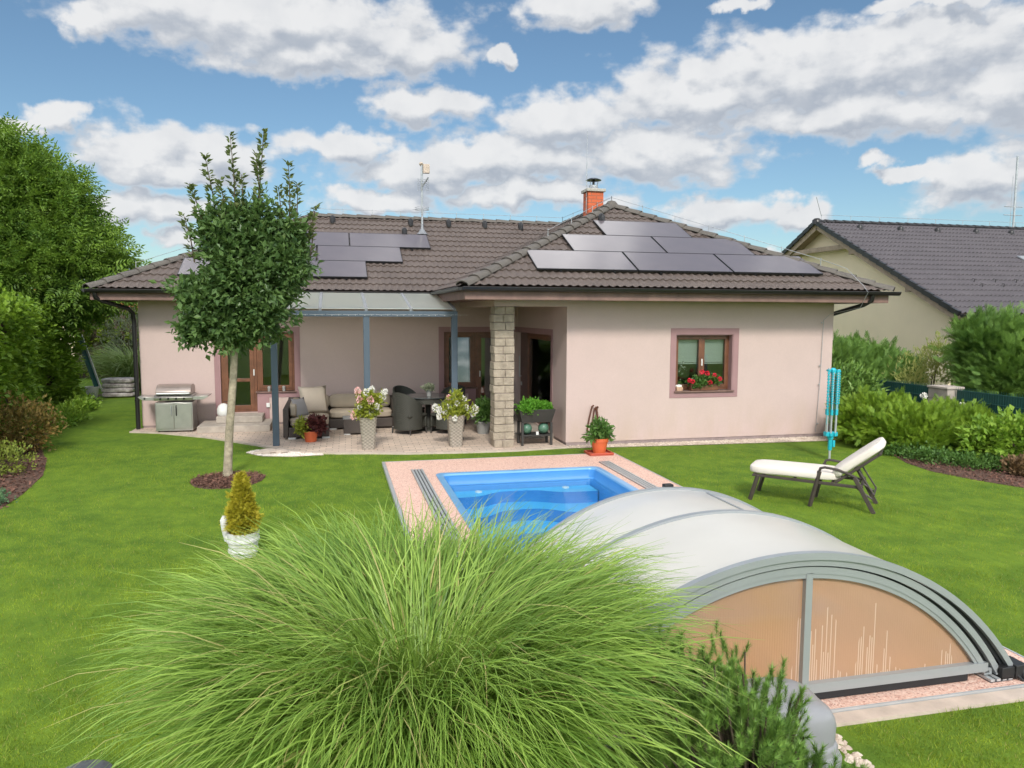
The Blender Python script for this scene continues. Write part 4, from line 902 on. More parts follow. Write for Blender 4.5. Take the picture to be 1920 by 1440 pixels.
# each half triangulated as a fan from the centre bottom for clean shading
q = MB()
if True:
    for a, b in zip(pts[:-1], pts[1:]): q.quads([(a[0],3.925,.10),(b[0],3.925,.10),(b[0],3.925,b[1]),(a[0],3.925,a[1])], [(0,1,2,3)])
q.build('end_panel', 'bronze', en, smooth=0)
q = MB(); arcbar(q, hw+.02, h+.025, 3.895, 3.945, .05, .012, .09); q.box((EC-hw-.03,3.885,.085),(EC+hw+.03,3.94,.145)); q.box((EC+.06,3.89,.145),(EC+.105,3.94,.845)); q.build('end_frame', 'encframe', en, smooth=50)
q = MB(); q.box((EC-hw+.02,3.89,.038),(EC+hw-.12,3.96,.083)); q.build('rubber_skirt', 'rubber', en)
q = MB(); q.box((EC+1.60,3.83,.04),(EC+1.69,3.97,.13)); q.box((EC+1.50,3.84,.04),(EC+1.599,3.93,.12)); q.tube([(EC+1.66,3.85,.13),(EC+1.66,3.82,.02)],.014,8); q.tube([(EC+1.58,3.87,.11),(EC+1.64,3.81,.03)],.01,6); q.build('end_lock', 'black', en, bevel=.006); q = MB(); q.box((EC-1.69,3.83,.04),(EC-1.60,3.97,.13)); q.build('end_lock', 'black', en, bevel=.006)
q = MB(); R0 = arc(1.525,.87)[24]; q.box((R0[0]-.03,5.79,R0[1]-.02),(R0[0]+.05,5.85,R0[1]+.02)); q.build('latch', 'black', en, bevel=.004); q = MB(); R1 = arc(1.63,.905)[41]; q.box((R1[0]-.02,4.87,R1[1]-.02),(R1[0]+.05,4.93,R1[1]+.025)); q.build('latch', 'black', en, bevel=.004)
q = MB()
A2 = arc(1.524,.864); 
for y0,y1,i0,i1 in ((4.95,5.70,28,44),):
    for i in range(i0,i1):
        for y in (y0,y1): q.beam((A2[i][0],y,A2[i][1]),(A2[i+1][0],y,A2[i+1][1]),.014,.008)
    for i in (i0,i1): q.beam((A2[i][0],y0,A2[i][1]),(A2[i][0],y1,A2[i][1]),.014,.008)
q.build('hatch_trim', 'encframe', en)

# ---- grey plastic housing in front of the enclosure
pc = thing('pump_cover', 'grey rounded plastic technical cover in front of the pool enclosure', 'plastic cover', (2.26,3.42,0))
def blob(cx, cy, hx, hy, prof, r=4.0, n=40):
    mb = MB(); loops = []
    for (sx, z, dy) in prof:
        L = []
        for k in range(n):
            a = 2*math.pi*k/n; c, s = math.cos(a), math.sin(a); q_ = (abs(c)**r+abs(s)**r)**(-1/r); L.append((cx+c*q_*hx*sx, cy+dy+s*q_*hy*sx, z))
        loops.append(L)
    loopmesh(mb, loops, True); return mb
blob(2.23,3.48,.385,.23,[(1.04,0,0),(1.04,.05,0),(1.0,.07,0),(.98,.075,0),(.98,.115,0),(.93,.13,0)]).build('base', 'cover', pc, bevel=.006)
mb = blob(2.23,3.48,.385,.23,[(.94,.13,0),(.95,.22,0),(.92,.265,0),(.87,.295,0),(.70,.322,0),(.35,.335,0),(.05,.337,0)])
for i,v in enumerate(mb.v):
    if v[2] > .25: mb.v[i] = (v[0], v[1]+.0, v[2]+(.10 if True else 0)*max(0,(v[1]-3.48))/.24*.35+.02*math.cos((v[0]-2.26)*5))
mb.build('lid', 'cover', pc, smooth=50)

# ================================================================== FURNITURE AND SMALL THINGS
def rot2(cx, cy, a):
    c, s = math.cos(a), math.sin(a); return lambda x, y, z: (cx+c*x-s*y, cy+s*x+c*y, z)
def cushion(mb, T, lo, hi, puff=.02, n=7):
    """soft block: a box grid bulged outwards"""
    lo, hi = arr(lo), arr(hi); c = (lo+hi)/2; hd = (hi-lo)/2; faces = []
    for ax in range(3):
        for sg in (-1,1):
            u, v = [(1,2),(2,0),(0,1)][ax]; rows = []
            for i in range(n):
                row = []
                for j in range(n):
                    p = np.zeros(3); a, b = -1+2*i/(n-1), -1+2*j/(n-1); p[ax] = sg; p[u] = a*sg if sg < 0 else a; p[v] = b
                    q = p.copy(); rd = .28
                    q = q/ (np.sum(np.abs(q)**7)**(1/7)); q[ax] *= 1+puff*(1-a*a)*(1-b*b)/max(.02,hd[ax])
                    row.append(T(*(c+q*hd)))
                rows.append(row)
            mb.grid(rows)
    return mb
def weld(o):
    bm = bmesh.new(); bm.from_mesh(o.data); bmesh.ops.remove_doubles(bm, verts=bm.verts, dist=.0015); bmesh.ops.recalc_face_normals(bm, faces=bm.faces); bm.to_mesh(o.data); bm.free(); o.data.shade_smooth(); return o
# ---- garden lounger
lg = thing('sun_lounger', 'dark metal sun lounger with ivory cushion and raised back on the lawn', 'sun lounger', (5.95,8.35,0))
la = math.atan2(7.67-8.62, 6.33-5.27); LT = rot2(5.27, 8.66, la)      # local x: foot end -> head, y: away from camera
def lv(x,y,z): return LT(x,y,z)
Wd = .56
q = MB()
for y in (.02, Wd-.02): q.beam(lv(.0,y,.33), lv(1.30,y,.30), .035,.035)
for x in (.0,.5,.95,1.28): q.beam(lv(x,.0,.325), lv(x,Wd,.325), .03,.025)
q.build('seat_frame', 'lounger_frame', lg, bevel=.004)
for y in (0, Wd):
    s_ = -1 if y == 0 else 1
    q = MB(); q.beam(lv(.06,y,.33), lv(-.03,y+.01*s_,0), .04,.045); q.build('leg', 'lounger_frame', lg, bevel=.004)
    q = MB(); q.beam(lv(.80,y,.46), lv(.70,y,0), .038,.042); q.build('leg', 'lounger_frame', lg, bevel=.004)
    q = MB(); q.beam(lv(1.20,y,.42), lv(1.43,y,0), .038,.048); q.build('leg', 'lounger_frame', lg, bevel=.004)
    q = MB(); q.tube([lv(.79,y,.44),lv(.81,y,.50),lv(.86,y,.515),lv(1.0,y,.50),lv(1.12,y,.465),lv(1.22,y,.42)],.017,8); q.build('armrest', 'lounger_frame', lg)
q = MB()
for y in (.03, Wd-.03): q.beam(lv(.98,y,.33), lv(1.47,y,.735), .03,.035)
q.beam(lv(1.47,.0,.735), lv(1.47,Wd,.735), .03,.03); q.beam(lv(1.2,.03,.51), lv(1.2,Wd-.03,.51), .02,.02)
q.build('back_frame', 'lounger_frame', lg, bevel=.004)
q = MB()
for y in (.05,Wd-.05): q.tube([lv(1.24,y,.50),lv(1.42,y,.22),lv(1.40,y,.17),lv(1.20,y,.30)],.011,6)
q.tube([lv(1.42,.05,.22),lv(1.42,Wd-.05,.22)],.011,6); q.build('adjuster', 'lounger_frame', lg)
q = MB(); cushion(q, LT, (-.06,.0,.345), (1.02,Wd,.455), .012, 9); weld(q.build('seat_cushion', 'lounger_cushion', lg))
ba = math.atan2(.735-.33, .49)
def LB(x,y,z):
    c, s = math.cos(ba), math.sin(ba); return LT(.985+c*x-s*z, y, .365+s*x+c*z)
q = MB(); cushion(q, LB, (.0,.0,.0), (.70,Wd,.11), .012, 9); weld(q.build('back_cushion', 'lounger_cushion', lg))
q = MB(); q.box((-.005,.0,-.003),(.004,Wd,.09), lambda x,y,z: LT(1.0+x,y,.352+z)); q.build('seam', 'lounger_frame', lg) if False else None

# ---- rotary clothes airer folded
ai = thing('rotary_airer', 'folded turquoise rotary clothes airer standing on the lawn by the wing corner', 'clothes airer', (8.0,10.84,0))
ax, ay = 8.0, 10.84
q = MB(); q.tube([(ax,ay,0),(ax,ay,1.47)],.02,10); q.build('pole', 'alu', ai)
q = MB()
q.lathe([(.028,.16),(.034,.18),(.034,.34),(.05,.36),(.05,.39),(.028,.40)], (ax,ay,0), 12); q.box((ax+.02,ay-.05,.22),(ax+.06,ay-.02,.33)); q.box((ax-.10,ay-.05,.40),(ax+.10,ay+.05,.47))
q.lathe([(.05,1.44),(.05,1.50),(.03,1.53),(.01,1.535)], (ax,ay,0), 12); q.build('hub', 'cyan', ai, bevel=.004)
offs = [(-.085,-.02),(-.035,-.055),(.05,-.05),(.095,.0),(.04,.05),(-.05,.05)]
r_ = np.random.default_rng(4)
for k,(dx,dy) in enumerate(offs):
    q = MB(); q.beam((ax+dx,ay+dy,.44),(ax+dx*1.05+.01,ay+dy,1.48+.01*k),.022,.022); q.build('arm', 'alu', ai, bevel=.003)
for k,(dx,dy) in enumerate(offs):
    q = MB(); q.beam((ax+dx*1.05-.010*(1 if k<3 else -1),ay+dy-.012,.79),(ax+dx*1.05-.010*(1 if k<3 else -1),ay+dy-.012,1.50),.008,.008)
    for j in range(14):
        z = .95+.04*j if k in (1,2,3) else .8+.05*j
        if z < 1.5: q.cbox((ax+dx*1.05-.014*(1 if k<3 else -1),ay+dy-.012,z),(.03,.03,.022))
    q.cbox((ax+dx*1.05,ay+dy,1.49),(.045,.045,.03)); q.cbox((ax+dx,ay+dy,.43),(.05,.05,.05)); q.cbox((ax+dx*1.03,ay+dy,.80),(.035,.035,.09)); q.build('line_clips', 'cyan', ai, smooth=0)
q = MB(); q.tube([(ax-.12,ay-.05,.60),(ax-.12,ay-.05,1.5)],.004,4)
for k in range(7):
    z = 1.05+k*.07; q.tube([(ax-.12,ay-.05,z),(ax-.135,ay-.06,z-.03),(ax-.12,ay-.05,z-.06)],.007,5)
q.build('clip_cord', 'cyan', ai, smooth=0)
q = MB(); rs = np.random.default_rng(9)
for k in range(22):
    a = offs[rs.integers(6)]; b = offs[rs.integers(6)]; z0 = rs.uniform(.9,1.4); q.tube([(ax+a[0],ay+a[1],z0),(ax+(a[0]+b[0])/2,ay-.06,z0-rs.uniform(.2,.45)),(ax+b[0],ay+b[1],z0+rs.uniform(-.1,.1))],.0035,4)
q.build('washing_line', 'fencegreen', ai)

# ---- gas grill
bq = thing('gas_grill', 'stainless steel gas grill with closed lid against the pink wall', 'grill', (-3.1,16.25,.0))
bx0,bx1,by0,by1 = -3.46,-2.77,15.98,16.48
q = MB(); q.box((bx0,by0,.05),(bx1,by1,.62)); q.build('cabinet', 'steel', bq, bevel=.006)
for k in range(2):
    x0 = bx0+.02+k*.33; q = MB(); q.box((x0,by0-.018,.10),(x0+.32,by0-.002,.60)); d = q.build('door', 'steel', bq, bevel=.004)
    q = MB(); hx = x0+(.28 if k == 0 else .04); q.tube([(hx,by0-.02,.36),(hx,by0-.045,.38),(hx,by0-.045,.54),(hx,by0-.02,.56)],.009,8); q.build('handle', 'black' if k else 'alu', d)
q = MB(); q.prism([(by0-.03,.66),(by0-.05,.72),(by0+.02,.77),(by1,.77),(by1,.66)], bx0-.01, bx1+.01, lambda a,b,z: (z,a,b)); q.build('control_panel', 'steel', bq, bevel=.004)
for k in range(4):
    q = MB(); x = bx0+.11+k*.145; q.tube([(x,by0-.045,.70),(x,by0-.075,.695)],[.022,.018],12); q.build('knob', 'black', bq)
lidp = [(by0-.01,.772),(by0-.015,.83),(by0+.03,.90),(by0+.12,.955),(by0+.30,.965),(by1-.03,.92),(by1,.85),(by1,.772)]
q = MB(); q.prism(lidp, bx0+.02, bx1-.02, lambda a,b,z: (z,a,b)); q.build('lid', mat('grill_lid', (.36,.30,.27), .35, metal=.5), bq, bevel=.008)
q = MB(); q.tube([(bx0+.04,by0-.05,.80),(bx1-.04,by0-.05,.80)],.018,10); q.tube([(bx0+.08,by0-.05,.80),(bx0+.08,by0,.80)],.012); q.tube([(bx1-.08,by0-.05,.80),(bx1-.08,by0,.80)],.012); q.build('lid_handle', 'alu', bq)
for sg,x in ((-1,bx0-.012),(1,bx1+.012)):
    q = MB(); q.prism([(x,.735),(x+sg*.29,.745),(x+sg*.29,.725),(x+sg*.20,.67),(x,.665)], by0-.02, by1-.06, lambda a,b,z: (a,z,b)); q.build('side_shelf', 'steel', bq, bevel=.004)
q = MB(); q.tube([(bx0-.18,by0-.022,.71),(bx0-.18,by0-.05,.705)],.016,10); q.build('knob', 'black', bq)
for x in (bx0+.05,bx1-.05):
    for y in (by0+.05,by1-.05): q = MB(); q.tube([(x-.015,y,.028),(x+.015,y,.028)],.027,12); q.build('castor', 'black', bq)
# white cat-shaped shell ornament beside the door
q = MB(); q.lathe([(.11,.292),(.135,.33),(.13,.42),(.10,.49),(.05,.53),(.01,.54)], (-2.24,16.36,0), 16); cb = thing('garden_lantern', 'white rounded lantern with wire handle on the step beside the terrace door', 'lantern', (-2.24,16.36,.29)); q.build('body', 'white', cb)
q = MB(); q.tube([(-2.13,16.36,.42),(-2.08,16.36,.50),(-2.12,16.38,.56),(-2.24,16.38,.57)],.008,6); q.build('handle', 'black', cb)
q = MB(); q.lathe([(.085,.46),(.09,.47),(.085,.48)],(-2.24,16.36,-.13),12); q.build('rim','black',cb)

# ---- corner sofa in wicker
sf = thing('corner_sofa', 'dark wicker corner sofa with beige cushions under the canopy', 'sofa', (.2,15.6,.022))
I_ = lambda x,y,z: (x,y,z)
q = MB()
q.box((-.86,14.62,.055),(-.12,16.45,.24)); q.box((-.119,15.66,.055),(1.16,16.45,.24)); q.build('base', 'wicker', sf, bevel=.012)
q = MB(); q.box((-.96,14.62,.055),(-.862,16.45,.60)); q.build('armrest', 'wicker', sf, bevel=.015)
q = MB(); q.box((1.162,15.64,.055),(1.28,16.45,.60)); q.build('armrest', 'wicker', sf, bevel=.015)
q = MB(); q.box((-.96,16.452,.055),(1.28,16.55,.62)); q.build('back_panel', 'wicker', sf, bevel=.015)
for (lo,hi) in (((-.85,14.64,.242),(-.13,15.62,.40)),((-.85,15.64,.242),(-.13,16.30,.40)),((-.11,15.68,.242),(.52,16.30,.40)),((.535,15.68,.242),(1.15,16.30,.40))):
    q = MB(); cushion(q, I_, lo, hi, .008, 6); weld(q.build('seat_cushion', 'cushion', sf))
for (lo,hi) in (((-.60,16.24,.40),(-.13,16.44,.68)),((-.11,16.24,.40),(.52,16.44,.68)),((.535,16.24,.40),(1.15,16.44,.68)),((-.855,14.85,.40),(-.72,16.2,.66))):
    q = MB(); cushion(q, I_, lo, hi, .012, 6); weld(q.build('back_cushion', 'cushion', sf))
for x,y in ((-.80,14.66),(-.18,14.66),(-.05,15.70),(1.22,15.70)): q = MB(); q.box((x-.07,y-.03,.022),(x+.07,y+.03,.054)); q.build('foot', 'white', sf)
def pillow(cx, cy, cz, s_, yaw, tilt, m, label):
    mb = MB(); n = 9; Rm = Matrix.Rotation(yaw,3,'Z') @ Matrix.Rotation(tilt,3,'X')
    for sg in (-1,1):
        rows = []
        for i in range(n):
            row = []
            for j in range(n):
                a, b = -1+2*i/(n-1), -1+2*j/(n-1); e = 1-.10*(1-abs(a)**2)*(abs(b) > .99)-.0; th = .30*((1-a*a)*(1-b*b))**.45
                k = 1-.09*(1-a*a)*b*b-.09*(1-b*b)*a*a
                v = Rm @ Vector((a*s_*k, sg*th*s_, b*s_*k)); row.append((cx+v.x, cy+v.y, cz+v.z))
            rows.append(row if sg > 0 else row[::-1])
        mb.grid(rows)
    o = weld(mb.build('pillow', m)); tag(o, label, 'pillow', 'pillows on the corner sofa')
pillow(-.42,15.55,.66,.29,.35,-.30,'pillow','large cream pillow in the corner of the wicker sofa')
pillow(-.66,15.12,.56,.20,.95,-.35,'pillow2','smaller grey pillow on the long seat of the wicker sofa')
# stool table
tb = thing('coffee_table', 'low dark wicker coffee table in front of the sofa', 'table', (.45,15.15,.022))
q = MB(); q.box((.15,14.92,.05),(.78,15.38,.33)); q.build('body', 'wicker', tb, bevel=.01)
q = MB(); q.box((.14,14.91,.332),(.79,15.39,.345)); q.build('top', 'greycer', tb, bevel=.004)
for x in (.22,.72): q = MB(); q.box((x-.06,14.94,.022),(x+.06,14.98,.049)); q.build('foot', 'white', tb)
# dining table and chairs
dt = thing('dining_table', 'round dark wicker dining table with glass top near the canopy post', 'table', (1.85,15.3,.022))
q = MB(); q.lathe([(.50,.70),(.51,.715),(.50,.73)], (1.85,15.3,0), 36); q.build('top', mat('dark_glass_top', (.05,.055,.055), .12), dt)
q = MB(); q.lathe([(.47,.60),(.48,.698)], (1.85,15.3,0), 30); q.build('apron', 'wickergreen', dt)
q = MB(); q.lathe([(.24,.024),(.22,.05),(.06,.08),(.055,.60)], (1.85,15.3,0), 20); q.build('pedestal', 'wickergreen', dt)
def tub_chair(cx, cy, a, label):
    """round-backed wicker armchair; faces local +y"""
    t = thing('dining_chair', label, 'chair', (cx,cy,.022), 'dark wicker chairs around the dining table'); T = rot2(cx, cy, a)
    q = MB(); q.box((-.26,-.24,.36),(.26,.26,.42),T); q.build('seat', 'wickergreen', t, bevel=.02)
    rows_o, rows_i = [], []; an = np.linspace(R_(200), R_(-20), 19)
    def wallring(z, off):
        o = []
        for th in an:
            c_, s_ = math.cos(th), math.sin(th); k = max(0, s_); hgt = .62+.24*k**.8
            rr_ = .295+off+.035*(z)*k; x = rr_*c_*1.0; y = -rr_*s_-.0; o.append(T(x, y, .12+(hgt-.12)*z))
        return o
    q = MB(); q.grid([wallring(z,0) for z in (0,.25,.5,.75,1)]); q.grid([wallring(z,-.035)[::-1] for z in (0,.25,.5,.75,1)])
    a_, b_ = wallring(1,0), wallring(1,-.035); q.grid([a_, b_])
    a_, b_ = wallring(0,0), wallring(0,-.035); q.grid([b_, a_])
    q.build('shell', 'wickergreen', t, smooth=50)
    q = MB(); q.box((-.25,.22,.15),(.25,.262,.355),T); q.build('front_apron', 'wickergreen', t, bevel=.01)
    for x,y in ((-.24,-.20),(.24,-.20),(-.25,.23),(.25,.23)): q = MB(); q.tube([T(x*1.04,y*1.04,.022),T(x,y,.14)],[.014,.02],8); q.build('leg', 'terrdark', t)
    return t
tub_chair(1.42,14.95,R_(-50),'dark wicker chair at the near left side of the round table')
tub_chair(1.50,15.95,R_(-145),'dark wicker chair at the far left side of the round table')
tub_chair(2.20,14.88,R_(48),'dark wicker chair at the near right side of the table, left of the flower planter')
tub_chair(2.40,15.85,R_(140),'dark wicker chair at the far right side of the table, behind the canopy post')

def pot(name, label, cat, c, r0, r1, h, m, group=None, rim=True, n=24, sq=None):
    t = thing(name, label, cat, c, group); q = MB()
    pr = [(r0,0),(r1*.97,h*.86)]+([(r1*1.06,h*.86),(r1*1.06,h)] if rim else [(r1,h)])+[(r1*.92,h),(r1*.88,h*.9)]
    q.lathe(pr, c, n, sq); q.build('pot', m, t, smooth=45)
    return t
# small pot on the dining table
t = pot('potted_plant', 'small grey pot with a grey-green plant on the round dining table', 'potted plant', (1.86,15.2,.732), .045,.06,.13,'greycer')
M['lf_grey'] = leafmat('grey_green_leaf', (.16,.19,.12), (.35,.38,.27), .2)
npmesh('foliage', *foliage([(1.86,15.2,.89,.09,.09,.05)], 60, 6, T_LEAF, .05, .025, .015, zmin=.85, seed=3), 'lf_grey', t)

# ---- plant materials
M['lf_tree'] = leafmat('broad_dark_leaf', (.040,.090,.032), (.175,.280,.085), .30, .36, 2.5, c=(.13,.20,.06))
M['lf_ash'] = leafmat('ash_leaf', (.050,.125,.022), (.240,.370,.050), .32, .5, .9)
M['lf_hedge'] = leafmat('hornbeam_leaf', (.090,.190,.020), (.270,.410,.040), .3, .5, 1.2)
M['lf_hedge2'] = leafmat('hedge_yellow_leaf', (.11,.20,.02), (.28,.36,.04), .3, .5, 1.2)
M['lf_jun'] = leafmat('juniper_spray', (.085,.190,.020), (.290,.420,.035), .2, .6, 2.4)
M['lf_conif'] = leafmat('thuja_spray', (.045,.110,.025), (.140,.240,.045), .2, .6, 1.6)
M['lf_conifd'] = leafmat('dark_cypress_spray', (.065,.155,.035), (.210,.350,.065), .2, .6, 1.6)
M['lf_laurel'] = leafmat('laurel_leaf', (.085,.200,.040), (.250,.380,.085), .25, .4, 2)
M['lf_lime'] = leafmat('lime_green_leaf', (.11,.24,.022), (.30,.44,.055), .3, .5, 3)
M['lf_pale'] = leafmat('pale_yellow_leaf', (.22,.28,.08), (.48,.48,.16), .3, .5, 2)
M['lf_red'] = leafmat('burgundy_leaf', (.075,.02,.022), (.16,.05,.045), .2, .5, 5)
M['lf_brown'] = leafmat('bronze_leaf', (.14,.085,.045), (.30,.20,.10), .2, .6, 3)
M['lf_spirea'] = leafmat('spirea_leaf', (.13,.14,.035), (.33,.20,.06), .25, .6, 2.2)
M['lf_spirea2'] = leafmat('green_spirea_leaf', (.13,.19,.03), (.32,.36,.06), .25, .6, 2.2)
M['lf_sedum'] = leafmat('blue_green_leaf', (.08,.18,.09), (.17,.30,.14), .2, .6, 3)
M['lf_gold'] = leafmat('golden_conifer_spray', (.26,.27,.02), (.62,.52,.05), .2, .6, 6)
M['lf_pine'] = leafmat('pine_needle', (.055,.150,.030), (.270,.430,.075), .22, .5, 3.5)
M['lf_herb'] = leafmat('bright_herb_leaf', (.07,.24,.02), (.19,.44,.045), .3, .5, 8)
M['lf_mid'] = leafmat('mid_green_leaf', (.060,.150,.035), (.15,.27,.06), .28, .45, 5)
M['lf_hyd'] = leafmat('hydrangea_leaf', (.19,.26,.03), (.42,.44,.06), .3, .5, 6)
M['lf_misc'] = leafmat('silver_grass_blade', (.055,.150,.018), (.430,.600,.120), .28, .45, 3, c=(.50,.44,.18))
M['lf_miscd'] = leafmat('distant_grass_blade', (.18,.30,.10), (.42,.52,.20), .25, .5, 3)
M['lf_lawn'] = leafmat('lawn_blade', (.040,.110,.012), (.400,.500,.040), .3, .6, 2.6, c=(.40,.34,.12), rw=.35)

def stems(t, name, c, tips, r0, m='bark'):
    q = MB(); c = Vector(c)
    for tp in tips:
        tp = Vector(tp); mid = c.lerp(tp,.5)+Vector((0,0,.08*(tp-c).length)); q.tube([c,mid,tp],[r0,r0*.7,r0*.35],6)
    return q.build(name, m, t)
# wicker tower planters with hydrangeas
def hydr(cx, cy, label, seed, blooms, m2):
    t = thing('flower_planter', label, 'planter', (cx,cy,.022), 'tall wicker planters with hydrangeas')
    q = MB(); q.lathe([(.108,.0),(.148,.56),(.153,.57),(.138,.57),(.134,.52)], (cx,cy,.022), 28, 9); q.build('planter', 'wickergrey', t, smooth=30)
    r = np.random.default_rng(seed); bl = blooms
    stems(t, 'stem', (cx,cy,.52), [(cx+b[0]*.95,cy+b[1]*.9,.6+b[2]*.9) for b in bl], .007, 'bark')
    npmesh('foliage', *foliage([(cx,cy,.72,.19,.18,.16),(cx,cy,.86,.13,.13,.14)]+[(cx+b[0]*.7,cy+b[1]*.7,.6+b[2]*.75,.07,.07,.06) for b in bl], 240, 6, T_LEAF, .075, .034, .03, lo=.2, seed=seed, zmin=.56), 'lf_hyd', t)
    for i,b in enumerate(bl):
        n = 150; dv = r.normal(0,1,(n,3)); dv /= np.linalg.norm(dv,axis=1,keepdims=True); L_ = arr([.045,.045,.062])*b[3]
        tilt = arr([b[0]*.25,0,0]); p = arr([cx+b[0],cy+b[1],.6+b[2]])+dv*L_*r.uniform(.6,1,(n,1))
        npmesh('bloom', *instance(T_DIAM, p, dv+r.normal(0,.6,dv.shape), .028, .024, 1.0, r=r), 'rosefl' if i in m2 else 'whitefl', t)
hydr(.555,13.32,'tall grey wicker planter with pink and white hydrangeas before the middle canopy post', 11, [(-.17,0,.44,1.2),(-.14,-.08,.30,1.1),(-.02,-.05,.42,1.1),(.07,.0,.47,1.0),(.04,-.12,.30,1.1),(.26,0,.36,1.2),(.22,.06,.30,1.1),(-.25,-.1,.03,1.1),(.15,-.08,.18,.8),(-.14,-.1,.18,.6),(.05,0,.06,.7),(.30,-.02,.42,.8)], (0,1,4,7))
hydr(2.10,13.30,'tall grey wicker planter with white hydrangeas before the right canopy post', 12, [(-.12,0,.30,.7),(-.36,0,.12,1.2),(-.30,-.05,.08,1.0),(-.30,-.05,-.03,.8),(-.12,-.08,.15,.8),(.16,.05,.26,.9),(.18,-.05,.12,.8),(.36,0,.08,1.2),(.31,-.05,.02,1.0),(-.04,-.18,-.05,.8),(-.20,-.1,.05,.7),(.02,-.1,.2,.7)], (0,))
# orange pot with burgundy plant
t = pot('flower_pot', 'small orange pot with burgundy and yellow-green leaves in front of the sofa', 'flower pot', (-.45,14.32,.022), .10,.135,.20,'terracotta')
npmesh('foliage', *foliage([(-.36,14.32,.32,.17,.15,.12)], 130, 7, T_LEAF, .085, .06, .03, lo=.3, seed=21, zmin=.2), 'lf_red', t)
npmesh('foliage', *foliage([(-.60,14.30,.30,.11,.12,.14)], 90, 6, T_LEAF, .06, .035, .03, lo=.3, seed=22, zmin=.12), 'lf_hyd', t)
# raised vegetable planter with herbs
vp = thing('raised_planter', 'anthracite raised planter on legs with bright green herbs beside the stone pillar', 'planter', (3.55,13.2,.022))
X0,X1,Y0,Y1 = 3.24,3.86,13.02,13.38
q = MB(); q.quads([(X0+.03,Y0+.03,.44),(X1-.03,Y0+.03,.44),(X1-.03,Y1-.03,.44),(X0+.03,Y1-.03,.44),(X0-.03,Y0-.02,.68),(X1+.03,Y0-.02,.68),(X1+.03,Y1+.02,.68),(X0-.03,Y1+.02,.68),(X0,Y0,.68),(X1,Y0,.68),(X1,Y1,.68),(X0,Y1,.68),(X0,Y0,.62),(X1,Y0,.62),(X1,Y1,.62),(X0,Y1,.62)], [(0,3,2,1),(0,1,5,4),(1,2,6,5),(2,3,7,6),(3,0,4,7),(4,5,9,8),(5,6,10,9),(6,7,11,10),(7,4,8,11),(8,9,13,12),(9,10,14,13),(10,11,15,14),(11,8,12,15),(12,13,14,15)])
q.build('trough', 'terrdark', vp, bevel=.006)
for x in (X0+.04,X1-.04):
    for y in (Y0+.03,Y1-.03): q = MB(); q.box((x-.022,y-.022,.022),(x+.022,y+.022,.44)); q.build('leg', 'terrdark', vp, bevel=.003)
q = MB(); q.box((X0+.03,Y0+.02,.19),(X1-.03,Y1-.02,.215)); q.build('shelf', 'terrdark', vp, bevel=.003)
npmesh('foliage', *foliage([(3.42,13.15,.72,.20,.16,.13),(3.62,13.2,.70,.20,.16,.10),(3.36,13.05,.68,.13,.12,.08),(3.78,13.2,.68,.10,.14,.06)], 420, 8, T_LEAF, .045, .026, .025, lo=.3, upw=.7, seed=31, zmin=.60), 'lf_herb', vp)
for k,x in enumerate((3.38,3.70)):
    q = MB(); q.lathe([(.10*math.sin(a),.105-.10*math.cos(a)) for a in np.linspace(.05,3.1,14)], (x,13.15,.215), 20)
    r = np.random.default_rng(k)
    o = q.build('cactus_ball', 'conifer_ball'); tag(o, ('left','right')[k]+' round dark green ball plant on the shelf under the herb planter', 'ball plant', 'round plants under the herb planter')
q = MB(); q.box((3.535,13.04,.216),(3.58,13.06,.275)); tag(q.build('plant_tag', 'white'), 'small white card between the two round plants on the planter shelf', 'card')
# big orange pot at the wall
t = thing('flower_pot', 'large orange pot with dark green shrub on a red saucer at the deck corner', 'flower pot', (4.36,11.98,.03))
q = MB(); q.box((4.14,11.80,.031),(4.56,12.15,.045)); 
for a in ((4.14,11.80,4.16,12.15),(4.54,11.80,4.56,12.15),(4.16,11.80,4.54,11.82),(4.16,12.13,4.54,12.15)): q.box((a[0],a[1],.046),(a[2],a[3],.075))
q.build('saucer', 'redsaucer', t, bevel=.006)
q = MB(); q.lathe([(.10,0),(.145,.20),(.155,.20),(.16,.26),(.145,.26),(.14,.22)], (4.36,11.98,.047), 28); q.build('pot', 'terracotta', t, smooth=45)
npmesh('foliage', *foliage([(4.37,11.98,.46,.12,.12,.09),(4.25,11.95,.36,.08,.1,.06),(4.44,11.95,.38,.08,.1,.07),(4.34,12,.52,.07,.08,.05)], 90, 6, T_LEAF, .10, .045, .035, lo=.4, seed=33, zmin=.22), 'lf_mid', t)
stems(t, 'stem', (4.36,11.98,.27), [(4.3,11.98,.55),(4.42,11.96,.6),(4.25,11.95,.42)], .012)
# shrub in a pot behind the pillar
t = pot('potted_plant', 'leafy potted plant half hidden behind the left side of the stone pillar', 'potted plant', (2.86,14.6,.022), .11,.15,.25,'greycer')
npmesh('foliage', *foliage([(2.86,14.55,.50,.19,.2,.22)], 160, 7, T_LEAF, .08, .035, .03, lo=.3, seed=35, zmin=.2), 'lf_mid', t)
# hose on the wall
q = MB(); hp = [(4.58,12.93,.74),(4.54,12.90,.72),(4.49,12.90,.5),(4.46,12.90,.32),(4.47,12.90,.22),(4.52,12.90,.17),(4.57,12.90,.20)]
q.tube(hp,.016,7); q.tube([(4.60,12.92,.70),(4.56,12.91,.45),(4.58,12.91,.22)],.014,7); q.tube([(4.63,12.92,.72),(4.66,12.91,.5),(4.64,12.91,.3)],.02,7); q.tube([(4.60,12.94,.66),(4.66,12.90,.72)],.02,7)
tag(q.build('garden_hose', 'hose'), 'brown coiled garden hose hanging on the pink wing wall', 'hose')
